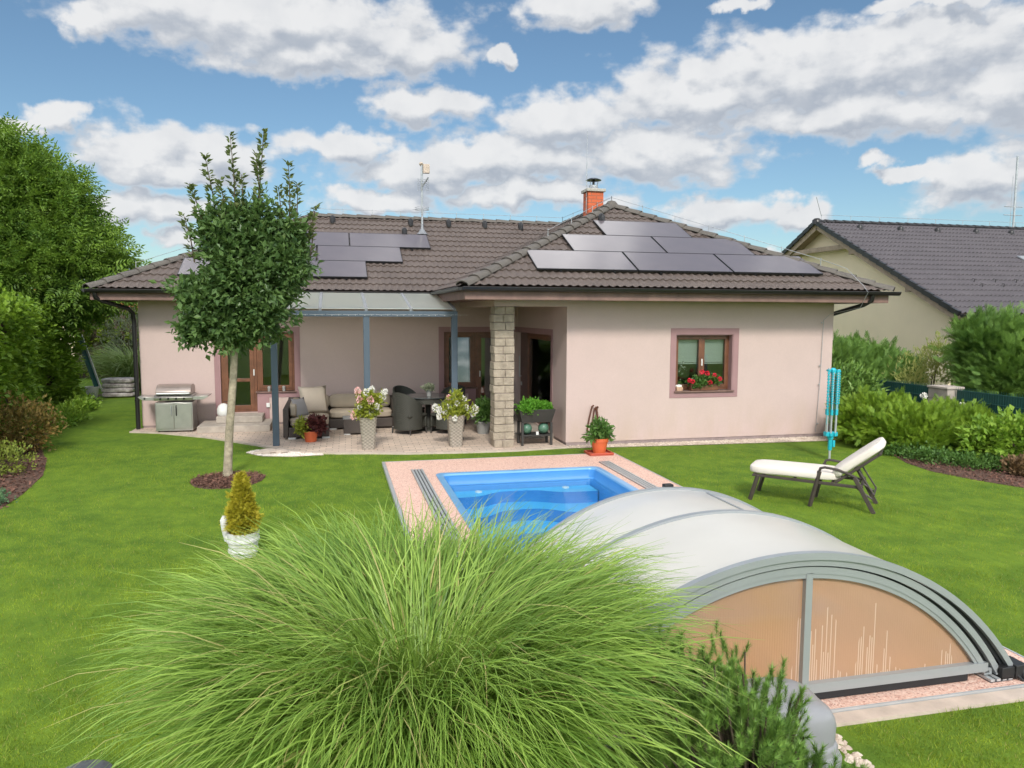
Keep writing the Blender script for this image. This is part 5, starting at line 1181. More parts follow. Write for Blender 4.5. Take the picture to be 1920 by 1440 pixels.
# geranium box, basket, orchid in the wing window
gb = thing('window_box', 'brown window box with red geraniums on the wing window sill', 'window box', (6.80,12.99,.97))
q = MB(); q.box((6.52,12.94,.972),(7.08,13.07,1.09)); q.build('box', 'wood', gb, bevel=.01)
npmesh('foliage', *foliage([(6.80,12.99,1.14,.32,.10,.10),(6.95,12.97,1.18,.18,.09,.09),(6.62,12.96,1.10,.16,.09,.07)], 200, 7, T_LEAF, .042, .035, .022, lo=.3, seed=41, zmin=1.02), 'lf_mid', gb)
r = np.random.default_rng(42)
for (x,z) in ((6.52,1.15),(6.46,1.17),(6.71,1.33),(6.82,1.30),(6.97,1.26),(7.08,1.19),(6.88,1.13)):
    dv = r.normal(0,1,(90,3)); dv /= np.linalg.norm(dv,axis=1,keepdims=True); npmesh('bloom', *instance(T_DIAM, arr([x,12.90,z])+dv*.028, dv+r.normal(0,.5,dv.shape), .024, .022, 1, r=r), 'pinkfl', gb)
t = thing('basket', 'small tan wicker basket at the left end of the wing window sill', 'basket', (6.28,13.0,.97)); q = MB(); q.box((6.22,12.93,.972),(6.345,13.05,1.045)); q.build('body', 'basket', t, bevel=.008); q = MB(); cushion(q, I_, (6.23,12.94,1.04),(6.335,13.04,1.08),.01,5); weld(q.build('cloth', 'whitefl', t))
t = pot('orchid', 'white orchid in a pale pot inside the left half of the wing window', 'orchid', (6.38,13.18,.97), .035,.05,.11,'white', rim=False)
q = MB(); q.box((6.22,13.125,.93),(7.36,13.36,.968)); q.build('inner_sill', 'white', house)
q = MB(); q.tube([(6.38,13.18,1.06),(6.40,13.18,1.2),(6.42,13.17,1.42)],.004,5); q.build('stem', 'lf_mid', t)
npmesh('foliage', *instance(T_LEAF, arr([[6.38,13.18,1.07]]*3), arr([[.9,-.1,.6],[-.9,-.1,.25],[.4,.3,.5]]), .17, .05, .2), 'lf_mid', t)
dv = r.normal(0,1,(40,3))*arr([.035,.01,.065]); npmesh('bloom', *instance(T_DIAM, arr([6.42,13.165,1.38])+dv, r.normal(0,1,(40,3)), .035, .035, 1, r=r), 'whitefl', t)
# candle jars on the terrace window sill
for k,x in enumerate((-1.36,-1.06)):
    q = MB(); q.lathe([(.03,0),(.035,.09),(.02,.11)], (x,YM-.01+.02,.735), 12); t = tag(q.build('sill_jar', 'greycer'), ('left','right')[k]+' of two small jars on the sill of the terrace door window', 'jar', 'jars on the window sill')
# indoor chair behind the porch glazing
t = thing('indoor_chair', 'beige upholstered chair seen through the porch glazing', 'chair', (4.75,15.3,.08)); q = MB(); q.box((4.5,15.1,.08),(5.0,15.6,.5)); q.build('seat', 'pillow', t, bevel=.03); q = MB(); q.box((4.5,15.1,.5),(4.6,15.6,.98)); q.build('backrest', 'pillow', t, bevel=.03)

# ---- white tub with golden conifer
tb_ = thing('conifer_tub', 'white tub with one raised stave holding a small golden conifer on the lawn', 'plant tub', (-.91,7.7,0))
cx, cy = -.91, 7.7
q = MB(); q.lathe([(.125,0),(.155,.23),(.158,.245),(.135,.245),(.13,.2)], (cx,cy,0), 18); q.build('tub', 'tubwhite', tb_, smooth=20)
q = MB()
for z in (.06,.17): q.lathe([(.125+.13*z+.008,z-.018),(.125+.13*z+.014,z),(.125+.13*z+.010,z+.018)], (cx,cy,0), 24)
q.build('hoop', 'tubwhite', tb_)
q = MB(); q.tube([(cx-.145,cy,.16),(cx-.165,cy,.27),(cx-.175,cy,.37),(cx-.165,cy,.405)],[.03,.034,.036,.024],10); q.build('handle_stave', 'tubwhite', tb_)
q = MB(); q.lathe([(.001,.20),(.13,.20),(.001,.21)], (cx,cy,0), 16); q.build('soil', 'mulch', tb_)
npmesh('foliage', *foliage([(cx,cy,.33,.135,.135,.10),(cx,cy,.45,.115,.115,.10),(cx,cy,.57,.085,.085,.09),(cx,cy,.68,.055,.055,.08),(cx,cy,.76,.03,.03,.045)], 1300, 7, T_SPRAY, .042, .05, .012, lo=.6, lump=.22, seed=51, zmin=.22, upw=.5), 'lf_gold', tb_)
q = MB(); q.tube([(cx,cy,.2),(cx,cy,.7)],[.014,.004],6); q.build('stem', 'darkbark', tb_)
# saucer stone under it
# ---- grey boulder-like garden lamp at the lower left
bl_ = thing('garden_stone_lamp', 'dark grey rounded dome with a dark slot at the lower left corner of the lawn', 'garden lamp', (-1.27,3.98,0))
q = MB(); q.lathe([(.13,0),(.15,.02),(.15,.04),(.135,.055)], (-1.27,3.98,0), 24); q.build('base', 'dark_stone', bl_)
q = MB(); q.lathe([(.12,.056),(.125,.065)], (-1.27,3.98,0), 24); q.build('slot', 'black', bl_)
q = MB(); q.lathe([(.145,.066),(.14,.080),(.11,.098),(.05,.109),(.005,.112)], (-1.27,3.98,0), 24); q.build('dome', 'dark_stone', bl_)
# ================================================================== TREES AND PLANTS
# ---- lawn tree
tr = thing('lawn_tree', 'slim young tree with dense dark crown and upright shoots in a mulch ring', 'tree', (-1.55,11.55,0))
q = MB(); q.tube([(-1.55,11.55,-.02),(-1.55,11.55,.12),(-1.51,11.56,.7),(-1.44,11.56,1.4),(-1.40,11.57,2.0),(-1.36,11.58,2.6),(-1.3,11.58,3.3)],[.080,.063,.057,.052,.048,.04,.02],14)
q.build('trunk', 'bark', tr)
shoots = [((-1.75,11.5,3.5),(-1.93,11.5,4.20)),((-1.60,11.6,3.6),(-1.73,11.58,4.60)),((-1.35,11.6,3.6),(-1.38,11.55,4.90)),((-1.25,11.5,3.6),(-1.24,11.5,4.35)),((-1.10,11.6,3.6),(-.93,11.6,4.98)),((-1.0,11.5,3.5),(-1.03,11.45,4.65)),((-.62,11.6,3.5),(-.60,11.6,4.55)),((-.55,11.5,3.4),(-.47,11.5,4.25)),((-.72,11.55,3.4),(-.74,11.55,4.2)),((-1.9,11.5,3.1),(-2.02,11.5,3.75)),((-.45,11.5,3.2),(-.22,11.5,3.95)),((-1.45,11.4,3.6),(-1.52,11.4,4.25)),((-.32,11.5,3.2),(-.27,11.5,3.8))]
q = MB()
for tp in ((-1.9,11.3,2.5),(-.9,11.2,2.7),(-1.6,11.9,3.0),(-.8,11.9,3.2),(-1.7,11.4,3.3),(-1.0,11.5,3.6),(-.5,11.5,3.3)): q.tube([(-1.40,11.57,2.0),tuple(Vector((-1.38,11.57,2.3)).lerp(Vector(tp),.5)),tp],[.03,.02,.008],6)
for a, b in shoots: q.tube([a, tuple(Vector(a).lerp(Vector(b),.5)+Vector((.02,0,0))), b],[.012,.009,.004],5)
q.build('branch', 'darkbark', tr)
crown = [(-1.50,11.5,2.30,.52,.50,.38),(-1.70,11.5,2.55,.36,.42,.28),(-1.05,11.5,2.42,.40,.45,.40),(-.95,11.5,2.88,.50,.50,.36),(-1.6,11.5,3.62,.16,.2,.25),(-1.28,11.5,3.68,.16,.2,.28),(-1.0,11.5,3.72,.16,.2,.3),(-.62,11.5,3.5,.18,.2,.28),(-.72,11.5,3.12,.42,.42,.30),(-1.35,11.5,3.10,.40,.45,.38),(-1.52,11.5,3.42,.30,.35,.22),(-1.88,11.45,2.72,.27,.3,.12),(-1.1,11.5,3.42,.35,.38,.18),(-1.95,11.45,2.12,.18,.22,.12),(-1.25,11.4,2.75,.45,.42,.4)]
pts = foliage(crown, 3000, 6, T_LEAF, .10, .058, .055, lo=.5, lump=.24, seed=61, upw=.15, rand=.55, keep=.7)
r = np.random.default_rng(62); sp, sdv = [], []
for a, b in shoots:
    a, b = arr(a), arr(b); n = int(np.linalg.norm(b-a)*75)
    tt = r.uniform(0,1,n)**.85; base = a+(b-a)*tt[:,None]; an = r.uniform(0,6.28,n)
    sp.append(base+np.stack([np.cos(an),np.sin(an),0*an],1)*.02*(1.6-tt[:,None])); sdv.append(np.stack([np.cos(an),np.sin(an),r.uniform(.3,1.1,n)],1))

npmesh('crown', *join([pts]), 'lf_tree', tr)
M['lf_shoot'] = leafmat('young_shoot_leaf', (.09,.125,.055), (.22,.27,.09), .35, .5, 1.5)
for a_, b_ in zip(sp, sdv): npmesh('young_shoot', *instance(T_LEAF, a_, b_, r.uniform(.065,.12,len(a_)), .055, .5, r=r), 'lf_shoot', tr)
ringp = [(-1.52+.50*math.cos(a)*(1+.05*math.sin(3*a)), 11.28+.56*math.sin(a)*(1+.04*math.cos(2*a))) for a in np.linspace(0,2*math.pi,29)[:-1]]
poly_sheet('mulch_ring', ringp, .006, 'mulch', .01)
def chips(name, poly, n, label, size=.035, seed=1, m='chips'):
    r = np.random.default_rng(seed); p = fill(poly, n, r); d = r.normal(0,1,(len(p),3)); d[:,2] *= .35
    return stuff(npmesh(name, *instance(T_DIAM, np.column_stack([p, r.uniform(.008,.035,len(p))]), d, r.uniform(.6,1.6,len(p))*size, r.uniform(.4,.8,len(p))*size, .5, r=r), m), label, 'mulch')
chips('bark_chips', ringp, 2300, 'brown bark chips in the ring around the lawn tree', seed=5)

# ---- shrubs
def shrub(name, label, cat, ells, n, per, tmpl, L, W, m, spread=.05, seed=1, group=None, trunk=True, **kw):
    c = arr(ells)[:, :2].mean(0); t = thing(name, label, cat, (c[0],c[1],0), group)
    if trunk:
        q = MB(); rr_ = np.random.default_rng(seed)
        for e in ells: q.tube([(c[0]+(e[0]-c[0])*.5,c[1]+(e[1]-c[1])*.5,-.01),tuple(Vector((e[0]*.7+c[0]*.3,e[1]*.7+c[1]*.3,e[2]*.5))),(e[0],e[1],e[2])],[.03,.022,.01],6)
        q.build('stem', 'darkbark', t)
    npmesh('foliage', *foliage(ells, n, per, tmpl, L, W, spread, seed=seed, **kw), m, t); return t
RB = [(9.30,12.62),(9.72,12.1),(9.45,11.2),(9.05,10.3),(8.95,9.65),(9.10,9.05),(9.36,8.45),(9.9,7.4),(10.8,6.2),(14.5,5.5),(14.5,20),(9.9,20),(9.9,12.7)]
poly_sheet('planting_bed', RB, .007, 'mulch', .012)
chips('bark_chips', [(9.05,10.3),(8.95,9.65),(9.10,9.05),(9.36,8.45),(9.9,7.4),(10.8,6.2),(11.6,8.5),(10.4,10),(9.9,12),(9.5,12.2),(9.45,11.2)], 4500, 'brown bark mulch along the right planting bed', .04, 6)
shrub('juniper', 'wide bright green feathery juniper beside the wing corner', 'shrub', [(10.0,11.4,.36,.78,.75,.38),(10.7,11.3,.36,.72,.7,.34),(9.75,12.1,.38,.50,.55,.38),(11.1,10.9,.27,.50,.5,.28),(10.3,10.9,.22,.8,.5,.22),(9.85,11.9,.58,.4,.4,.22)], 4200, 6, T_SPRAY, .13, .15, 'lf_jun', .06, seed=71, upw=.35, lump=.22, rand=.35, lo=.6)
shrub('laurel_shrub', 'tall broad-leaved shrub directly behind the wing corner', 'shrub', [(10.15,13.7,.75,.55,.5,.68),(10.6,13.6,.60,.5,.5,.60),(10.1,13.3,.45,.5,.5,.5),(10.75,13.9,1.0,.35,.4,.3)], 700, 6, T_LEAF, .12, .05, 'lf_laurel', .06, seed=72, upw=.5)
shrub('cypress_hedge', 'dark green cypress hedge between the house corner and the fence pillar', 'hedge', [(11.9,16.2,.9,1.0,.8,.68),(13.0,16.6,.95,.9,.8,.62),(13.7,16.3,.8,.6,.8,.50),(12.5,15.8,.6,1.2,.7,.6),(11.2,16.8,.95,.7,.8,.70)], 2600, 6, T_SPRAY, .21, .22, 'lf_conifd', .10, seed=73, upw=.55, lump=.2)
shrub('tall_juniper', 'large spreading juniper behind the green fence at the right edge', 'shrub', [(13.9,12.9,1.15,.9,.9,.90),(14.6,12.2,1.30,1.1,.9,.85),(13.6,12.6,.9,.7,.7,.75),(15.6,12.2,1.25,1.2,1.0,.95),(13.3,13.2,1.85,.45,.4,.35)], 4200, 6, T_SPRAY, .24, .24, 'lf_conifd', .10, seed=74, upw=.35, rand=.32, lump=.28, lo=.55)
shrub('pale_shrub', 'airy pale yellow-green shrub in front of the cream gable wall', 'shrub', [(13.3,14.5,1.1,.6,.5,.55),(13.6,14.7,1.5,.45,.4,.40),(12.8,14.6,.9,.4,.4,.5)], 260, 5, T_LEAF, .13, .03, 'lf_pale', .10, seed=75, upw=.9, lo=.3)
shrub('lime_shrub', 'bright lime green broad-leaved shrub at the right edge of the bed', 'shrub', [(10.65,9.9,.40,.62,.5,.42),(11.3,9.7,.40,.6,.5,.42),(10.3,10.0,.30,.4,.4,.32),(11.6,9.3,.35,.5,.5,.38),(10.9,9.6,.30,.6,.4,.3)], 620, 6, T_LEAF, .10, .07, 'lf_lime', .05, seed=76, upw=.35, lump=.2)
shrub('pale_leaved_shrub', 'light leafy branch cluster overhanging at the far right beyond the fence', 'shrub', [(13.6,10.9,1.25,.7,.4,.55),(14.0,10.6,1.65,.6,.4,.40),(13.1,11.1,.9,.4,.4,.4)], 330, 5, T_LEAF, .10, .06, 'lf_hyd', .07, seed=77, upw=.3, lo=.4)
shrub('low_spirea', 'low spreading green ground shrub at the front of the right bed', 'shrub', [(9.55,10.35,.09,.40,.45,.13),(9.85,9.85,.08,.40,.35,.11),(9.5,10.9,.10,.35,.4,.15),(10.15,9.5,.08,.3,.25,.11)], 700, 6, T_LEAF, .05, .03, 'lf_mid', .03, seed=78, upw=.6, trunk=False, lo=.4)
shrub('bronze_heuchera', 'low bronze and brown-leaved plants at the front right of the bed', 'shrub', [(10.15,9.15,.12,.28,.28,.15),(10.5,8.85,.12,.30,.28,.17),(10.85,8.95,.14,.30,.28,.18),(10.65,8.4,.10,.28,.28,.14),(11.1,8.2,.12,.4,.3,.17)], 420, 6, T_LEAF, .075, .07, 'lf_brown', .03, seed=79, upw=.6, trunk=False, lo=.4)
for k,(x,y,z) in enumerate(((10.75,11.9,.90),(11.35,11.62,.74),(9.62,12.5,.30))):
    dv = r.normal(0,1,(70,3)); dv /= np.linalg.norm(dv,axis=1,keepdims=True); tag(npmesh('rose_bloom', *instance(T_DIAM, arr([x,y,z])+dv*.035, dv+r.normal(0,.5,dv.shape), .04, .04, 1, r=r), 'whitefl'), ('large white rose bloom above the juniper, below the green fence','cream rose bloom at the foot of the fence pillar','small white bloom low beside the clothes airer')[k], 'flower', 'pale roses in the right bed')

# ---- fence on the right
def fence_panel(x, y0, y1, z1, label):
    t = thing('fence_panel', label, 'fence', (x,(y0+y1)/2,0), 'green mesh fence panels'); q = MB(); n = int((y1-y0)/.052)
    for k in range(n+1):
        y = y0+(y1-y0)*k/n; q.tube([(x,y,.02),(x,y,z1-.03),(x-.0,y,z1)],.0035,4,False)
    q.build('bars', 'fencegreen', t, smooth=0)
    q = MB()
    for z in (.15,.4,.62,.82,z1-.05):
        q.tube([(x-.008,y0,z),(x-.008,y1,z)],.0045,4)
    q.build('rails', 'fencegreen', t, smooth=0)
    q = MB(); q.box((x+.02,y0,.02),(x+.026,y1,z1-.06)); q.build('privacy_sheet', mat('green_privacy_sheet', (.010,.060,.052), .6, var=.2, vscale=4), t, smooth=0)
fence_panel(11.5, 12.46, 15.2, 1.05, 'green wire fence panel between the stone pillar and the house corner')
fence_panel(11.5, 9.2, 11.94, 1.05, 'green wire fence panel running right from the stone pillar')
fence_panel(11.5, 6.4, 9.1, 1.05, 'green wire fence panel at the far right, beyond the lime shrub')
fp = thing('fence_pillar', 'short grey-beige block pillar with flat cap between the green fence panels', 'pillar', (11.5,12.2,0))
q = MB()
for k in range(5): q.box((11.33,11.96,.0+.2*k),(11.67,12.44,.194+.2*k))
q.build('blocks', 'concrete', fp, bevel=.008); q = MB(); q.box((11.30,11.94,1.0),(11.70,12.455,1.045)); q.build('cap', 'concrete', fp, bevel=.008)

# ---- neighbour's house
nh = thing('neighbour_house', 'cream gabled house with dark tiled roof behind the fence on the right', 'house', (22,22,0))
NX0, NX1, NYF, NYR, NZE, NT_ = 16.0, 36.0, 16.63, 22.93, 2.45, .492
NZR = NZE+(NYR-NYF)*NT_
gy0, gy1 = NYF+.75, NYR+(NYR-NYF-.75)
q = MB(); zz = lambda y: NZE+(min(y,2*NYR-y)-NYF)*NT_-.12
q.prism([(gy0,-.02),(gy1,-.02),(gy1,zz(gy1)),(NYR,zz(NYR)),(gy0,zz(gy0))], NX0+.45, NX1-.45, lambda a,b,z: (z,a,b)); q.build('wall', 'wallneigh', nh, smooth=0)
q = MB()
for P4 in ([(NX0,NYF,NZE),(NX1,NYF,NZE),(NX1,NYR,NZR),(NX0,NYR,NZR)],[(NX0,2*NYR-NYF,NZE),(NX0,NYR,NZR),(NX1,NYR,NZR),(NX1,2*NYR-NYF,NZE)]):
    q.quads([(a,b,c-.05) for a,b,c in P4]+[(a,b,c-.10) for a,b,c in P4], [(0,1,2,3),(7,6,5,4),(0,4,5,1),(1,5,6,2),(2,6,7,3),(3,7,4,0)])
nr = q.build('roof', 'oldwood', nh, smooth=0)
na = math.atan(NT_)
tiled('tile_slope', [(NX0,NYF,NZE),(NX1,NYF,NZE),(NX1,NYR,NZR),(NX0,NYR,NZR)], (NX0,NYF,NZE), (NX1,NYF,NZE), (0,math.cos(na),math.sin(na)), 'tiles2', nr, period=.15, course=.37, amp=.032, step=.03, seed=8)
tiled('tile_slope', [(NX0,2*NYR-NYF,NZE),(NX0,NYR,NZR),(NX0+4,NYR,NZR),(NX0+4,2*NYR-NYF,NZE)], (NX0,2*NYR-NYF,NZE), (NX0+4,2*NYR-NYF,NZE), (0,-math.cos(na),math.sin(na)), 'tiles2', nr, seed=9)
q = MB(); caps(q, (NX0,NYR,NZR), (NX1,NYR,NZR)); q.lathe([(.15,-.08),(.15,.06),(.08,.12),(.01,.13)], (NX0+.03,NYR,NZR), 12)
# verge tiles
for (ya,yb) in ((NYF,NYR),(2*NYR-NYF,NYR)):
    n = 20
    for k in range(n):
        y0 = ya+(yb-ya)*k/n; y1 = ya+(yb-ya)*(k+1.08)/n; z0 = NZE+(NZR-NZE)*k/n; z1 = NZE+(NZR-NZE)*(k+1.08)/n
        q.beam((NX0-.02,y0,z0+.005),(NX0-.02,y1,z1-.02),.09,.13)
q.build('ridge_tiles', 'gutter', nr, smooth=60)
q = MB()
for (ya,yb) in ((NYF+.05,NYR),(2*NYR-NYF-.05,NYR)):
    q.beam((NX0+.04,ya,NZE-.14),(NX0+.04,yb,NZR-.17),.035,.17)
    q.beam((NX0+.24,ya,NZE-.13),(NX0+.24,yb,NZR-.15),.40,.02)
q.build('barge_board', 'oldwood', nh, smooth=0)
for y,z in ((NYF+2.0,NZE+2.0*NT_-.24),(NYR-1.75,NZR-1.75*NT_-.24),(NYR+1.75,NZR-1.75*NT_-.24)):
    q = MB(); q.box((NX0+.06,y-.09,z-.12),(NX0+.45,y+.09,z+.08)); q.build('purlin', 'oldwood', nh, bevel=.01)
q = MB(); q.box((NX0+.10,NYR-1.55,NZR-1.02),(NX0+.24,NYR+1.55,NZR-.86)); q.build('collar_beam', 'oldwood', nh, bevel=.01)
q = MB(); q.box((NX0+.42,21.6,.9),(NX0+.455,22.3,1.66)); q.build('window', 'black', nh, bevel=.01)
q = MB(); gutter(q, (NX0,NYF-.06,NZE-.02),(NX1,NYF-.06,NZE-.02),.07); q.build('gutter', 'gutter', nh, smooth=50)
q = MB(); q.box((NX0+.05,NYF+.02,NZE-.18),(NX1,NYF+.05,NZE-.03)); q.box((NX0+.46,NYF+.06,NZE-.19),(NX1,gy0-.001,NZE-.165)); q.build('fascia', 'oldwood', nh, smooth=0)
for x in (17.3,18.9,20.4,22.0,23.5,25): 
    v_ = MB(); v_.lathe([(.10,-.06),(.10,.06),(.07,.12),(.02,.15)], (x,NYR-.55,NZR-.55*NT_+.03), 10); v_.build('roof_vent', 'gutter', nr)
q = MB()
for row,(dy) in enumerate((1.55,1.85)):
    for k in range(9):
        x = 18.2+k*.75+row*.0; y = NYF+dy; z = NZE+dy*NT_; q.tube([(x,y,z+.02),(x,y-.02,z+.11),(x,y+.06,z+.13)],.012,5)
q.build('snow_guard', 'gutter', nr)
q = MB(); q.box((21.3,19.2,NZE+2.57*NT_+.02),(22.1,20.2,NZE+2.6*NT_+.04)); 
rw = MB(); zf = lambda y: NZE+(y-NYF)*NT_
rw.quads([(21.6,19.4,zf(19.4)+.07),(22.6,19.4,zf(19.4)+.07),(22.6,20.3,zf(20.3)+.07),(21.6,20.3,zf(20.3)+.07)], [(0,1,2,3)]); rw.build('roof_window', 'alu', nr, solid=.05)
q = MB()
for k in range(12): x = NX0+.2+k*1.15; q.tube([(x,NYR,NZR+.05),(x,NYR,NZR+.24)],.008,5)
q.tube([(NX0+.2,NYR,NZR+.24),(NX0+14,NYR,NZR+.24)],.006,5); q.tube([(NX0+.2,NYR,NZR+.2),(NX0-.3,NYR-.4,NZR+.75)],.008,5)
q.tube([(24.15,NYR,NZR),(24.15,NYR,NZR+2.6)],.035,8); q.tube([(24.0,NYR,NZR),(24.0,NYR,NZR+1.9)],.01,5); q.tube([(23.7,NYR,NZR+.5),(24.5,NYR,NZR+.5)],.015,6); q.tube([(23.7,NYR,NZR+.8),(24.5,NYR,NZR+.8)],.015,6)
q.build('lightning_conductor', 'zinc', nh)
q = MB(); q.quads([(18.6,15.6,2.15),(26,15.6,2.15),(26,16.9,2.33),(18.6,16.9,2.33)], [(0,1,2,3)]); q.build('veranda_roof', 'whitefl', nh, solid=.05)
q = MB(); q.box((18.6,16.9,2.1),(26,16.95,2.2)); q.build('veranda_beam', 'whitefl', nh)

# ---- left side: bed, hedge, tree
LBD = [(-4.0,10.2),(-4.02,10.9),(-4.2,12.2),(-4.55,13.4),(-5.2,15.0),(-5.9,18.0),(-6.4,22.5),(-6.6,24),(-14,24),(-14,8),(-4.6,8.6)]
poly_sheet('planting_bed', LBD, .007, 'mulch', .012)
chips('bark_chips', [(-3.95,10.2),(-4.02,10.9),(-4.2,12.2),(-4.55,13.4),(-5.2,15.0),(-6.5,15),(-6.5,9.5),(-4.6,9.0)], 4200, 'brown bark mulch along the left planting bed', .045, 8)
sw = thing('ash_tree', 'large full-crowned ash tree rising behind the hedge at the left edge', 'tree', (-9.2,22,0))
q = MB(); q.tube([(-9.2,22,-.05),(-9.15,22,1.5),(-9.0,22,3.0),(-8.9,22,5)],[.26,.22,.18,.08],12); q.build('trunk', 'darkbark', sw)
ac = [(-8.8,22,4.8,2.1,2,1.9),(-10.5,22,4.9,2.2,2,2.0),(-7.1,22,4.1,1.3,1.5,1.3),(-6.5,22,3.4,1.15,1.3,.95),(-7.6,21.6,3.2,1.5,1.5,1.2),(-9.2,21,3.4,2,1.5,1.3),(-7.4,22,5.1,1.05,1.2,.95),(-11.5,22,4,2,2,2),(-8.2,22,5.8,1.0,1.3,.8)]
q = MB()
for e in ac: q.tube([(-9.0,22,2.6),tuple(Vector((-9.0,22,3.2)).lerp(Vector(e[:3]),.55)),(e[0],e[1],e[2])],[.12,.08,.03],7)
q.build('branch', 'darkbark', sw)
npmesh('crown', *foliage(ac, 3300, 8, T_ASH, .38, .38, .17, seed=81, lo=.62, lump=.16, upw=.05, rand=.45, out=.9), 'lf_ash', sw)
def hedge(name, label, x0, x1, y0, y1, z1, n, m, tmpl, L, W, seed, cat='hedge', group=None):
    """clipped but shaggy hedge block: leaves over front, inner side, ends and top"""
    t = thing(name, label, cat, ((x0+x1)/2,(y0+y1)/2,0), group); r = np.random.default_rng(seed)
    A_ = arr([(y1-y0)*z1, (x1-x0)*z1, (x1-x0)*z1, (y1-y0)*(x1-x0)]); A_ = A_/A_.sum(); f = r.choice(4, n, p=A_)
    u, v = r.uniform(0,1,n), r.uniform(0,1,n); p = np.zeros((n,3)); nn = np.zeros((n,3))
    for k in range(4):
        s_ = f == k
        if k == 0: p[s_] = np.column_stack([np.full(s_.sum(),x1), y0+u[s_]*(y1-y0), v[s_]*z1]); nn[s_] = (1,0,0)
        elif k == 1: p[s_] = np.column_stack([x0+u[s_]*(x1-x0), np.full(s_.sum(),y0), v[s_]*z1]); nn[s_] = (0,-1,0)
        elif k == 2: p[s_] = np.column_stack([x0+u[s_]*(x1-x0), np.full(s_.sum(),y1), v[s_]*z1]); nn[s_] = (0,1,0)
        else: p[s_] = np.column_stack([x0+u[s_]*(x1-x0), y0+v[s_]*(y1-y0), np.full(s_.sum(),z1)]); nn[s_] = (0,0,1)
    bump_ = .12*np.sin(p[:,1]*2.3+seed)*np.sin(p[:,2]*3.1+p[:,0])+.08*np.sin(p[:,1]*5.7+p[:,2]*4)
    p += nn*(bump_-r.uniform(0,.28,n)**1.0)[:,None]; p[:,2] = np.clip(p[:,2],.05,None)
    per = 7; P_ = np.repeat(p,per,0)+r.normal(0,.07,(n*per,3)); N_ = np.repeat(nn,per,0)
    npmesh('foliage', *instance(tmpl, P_, N_*.8+arr([0,0,.15])+r.normal(0,.45,P_.shape), L*r.uniform(.7,1.3,len(P_)), W, .6, r=r), m, t)
    q = MB(); xc = (x0+x1)/2
    for y in np.arange(y0+.3,y1,.6): q.tube([(xc,y,0),(xc,y+.05,z1*.5),(xc,y,z1*.9)],[.05,.04,.02],6)
    q.build('stem', 'darkbark', t)
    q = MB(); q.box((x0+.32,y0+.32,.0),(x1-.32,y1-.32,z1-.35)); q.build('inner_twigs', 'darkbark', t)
    return t
hedge('hornbeam_hedge', 'tall leafy green hedge along the left border leading to the back', -8.4, -6.72, 16.2, 22.4, 2.45, 2600, 'lf_hedge', T_LEAF, .14, .085, 91)
hedge('clipped_hedge', 'tall broad hedge block nearest at the left edge with paler leaves', -7.4, -5.55, 12.6, 16.0, 2.55, 2100, 'lf_hedge', T_LEAF, .12, .08, 92)
hedge('yellow_hedge', 'yellow-green hedge closing the garden far behind the bags', -9.5, -4.5, 30, 31.4, 2.9, 900, 'lf_hedge2', T_LEAF, .2, .14, 93)
shrub('cypress', 'bright feathery cypress at the left picture edge beside the hedge', 'shrub', [(-5.75,12.0,1.6,.42,.5,.75),(-5.7,12.0,2.3,.30,.35,.5),(-5.9,12.0,1.0,.5,.5,.7)], 1500, 6, T_SPRAY, .18, .19, 'lf_jun', .07, seed=94, upw=.5)
shrub('orange_spirea', 'wide bushy shrub with orange-brown leaf tips at the left edge', 'shrub', [(-5.6,14.0,.52,.65,.6,.50),(-5.1,14.3,.42,.45,.5,.42),(-6.3,13.6,.6,.6,.6,.55)], 900, 6, T_LEAF, .07, .04, 'lf_spirea', .05, seed=95, upw=.5, lump=.22)
shrub('yellow_spirea', 'low yellow-green mound below the orange shrub at the left edge', 'shrub', [(-4.75,12.35,.20,.35,.35,.27),(-5.1,12.5,.25,.4,.4,.28),(-5.4,12.0,.22,.4,.4,.28)], 420, 6, T_LEAF, .05, .03, 'lf_spirea2', .035, seed=96, upw=.5)
shrub('golden_mound', 'very small golden mound at the left edge above the blue-green cushion plant', 'shrub', [(-4.75,11.1,.10,.25,.25,.16)], 160, 6, T_LEAF, .04, .025, 'lf_hyd', .03, seed=97, upw=.5, trunk=False)
shrub('sedum_cushion', 'low blue-green cushion plant at the corner of the left bed', 'plant', [(-4.35,10.35,.07,.34,.32,.13),(-4.75,10.2,.08,.3,.3,.14)], 420, 6, T_LEAF, .035, .02, 'lf_sedum', .02, seed=98, upw=.7, trunk=False)
shrub('ivy_patch', 'low bright leaves at the foot of the tall left hedge', 'plant', [(-5.7,17.5,.10,.35,1.2,.15),(-6.05,20.0,.10,.3,1.2,.15),(-6.5,21.6,.08,.22,.7,.12)], 420, 6, T_LEAF, .08, .05, 'lf_lime', .05, seed=99, upw=.5, trunk=False)
shrub('grey_shrub', 'grey-green upright shrub behind the arching grass beyond the house corner', 'shrub', [(-6.6,27,1.5,.8,.7,.9),(-6.0,27.3,1.2,.6,.6,.9)], 500, 6, T_LEAF, .12, .03, 'lf_grey', .08, seed=100, upw=.7)
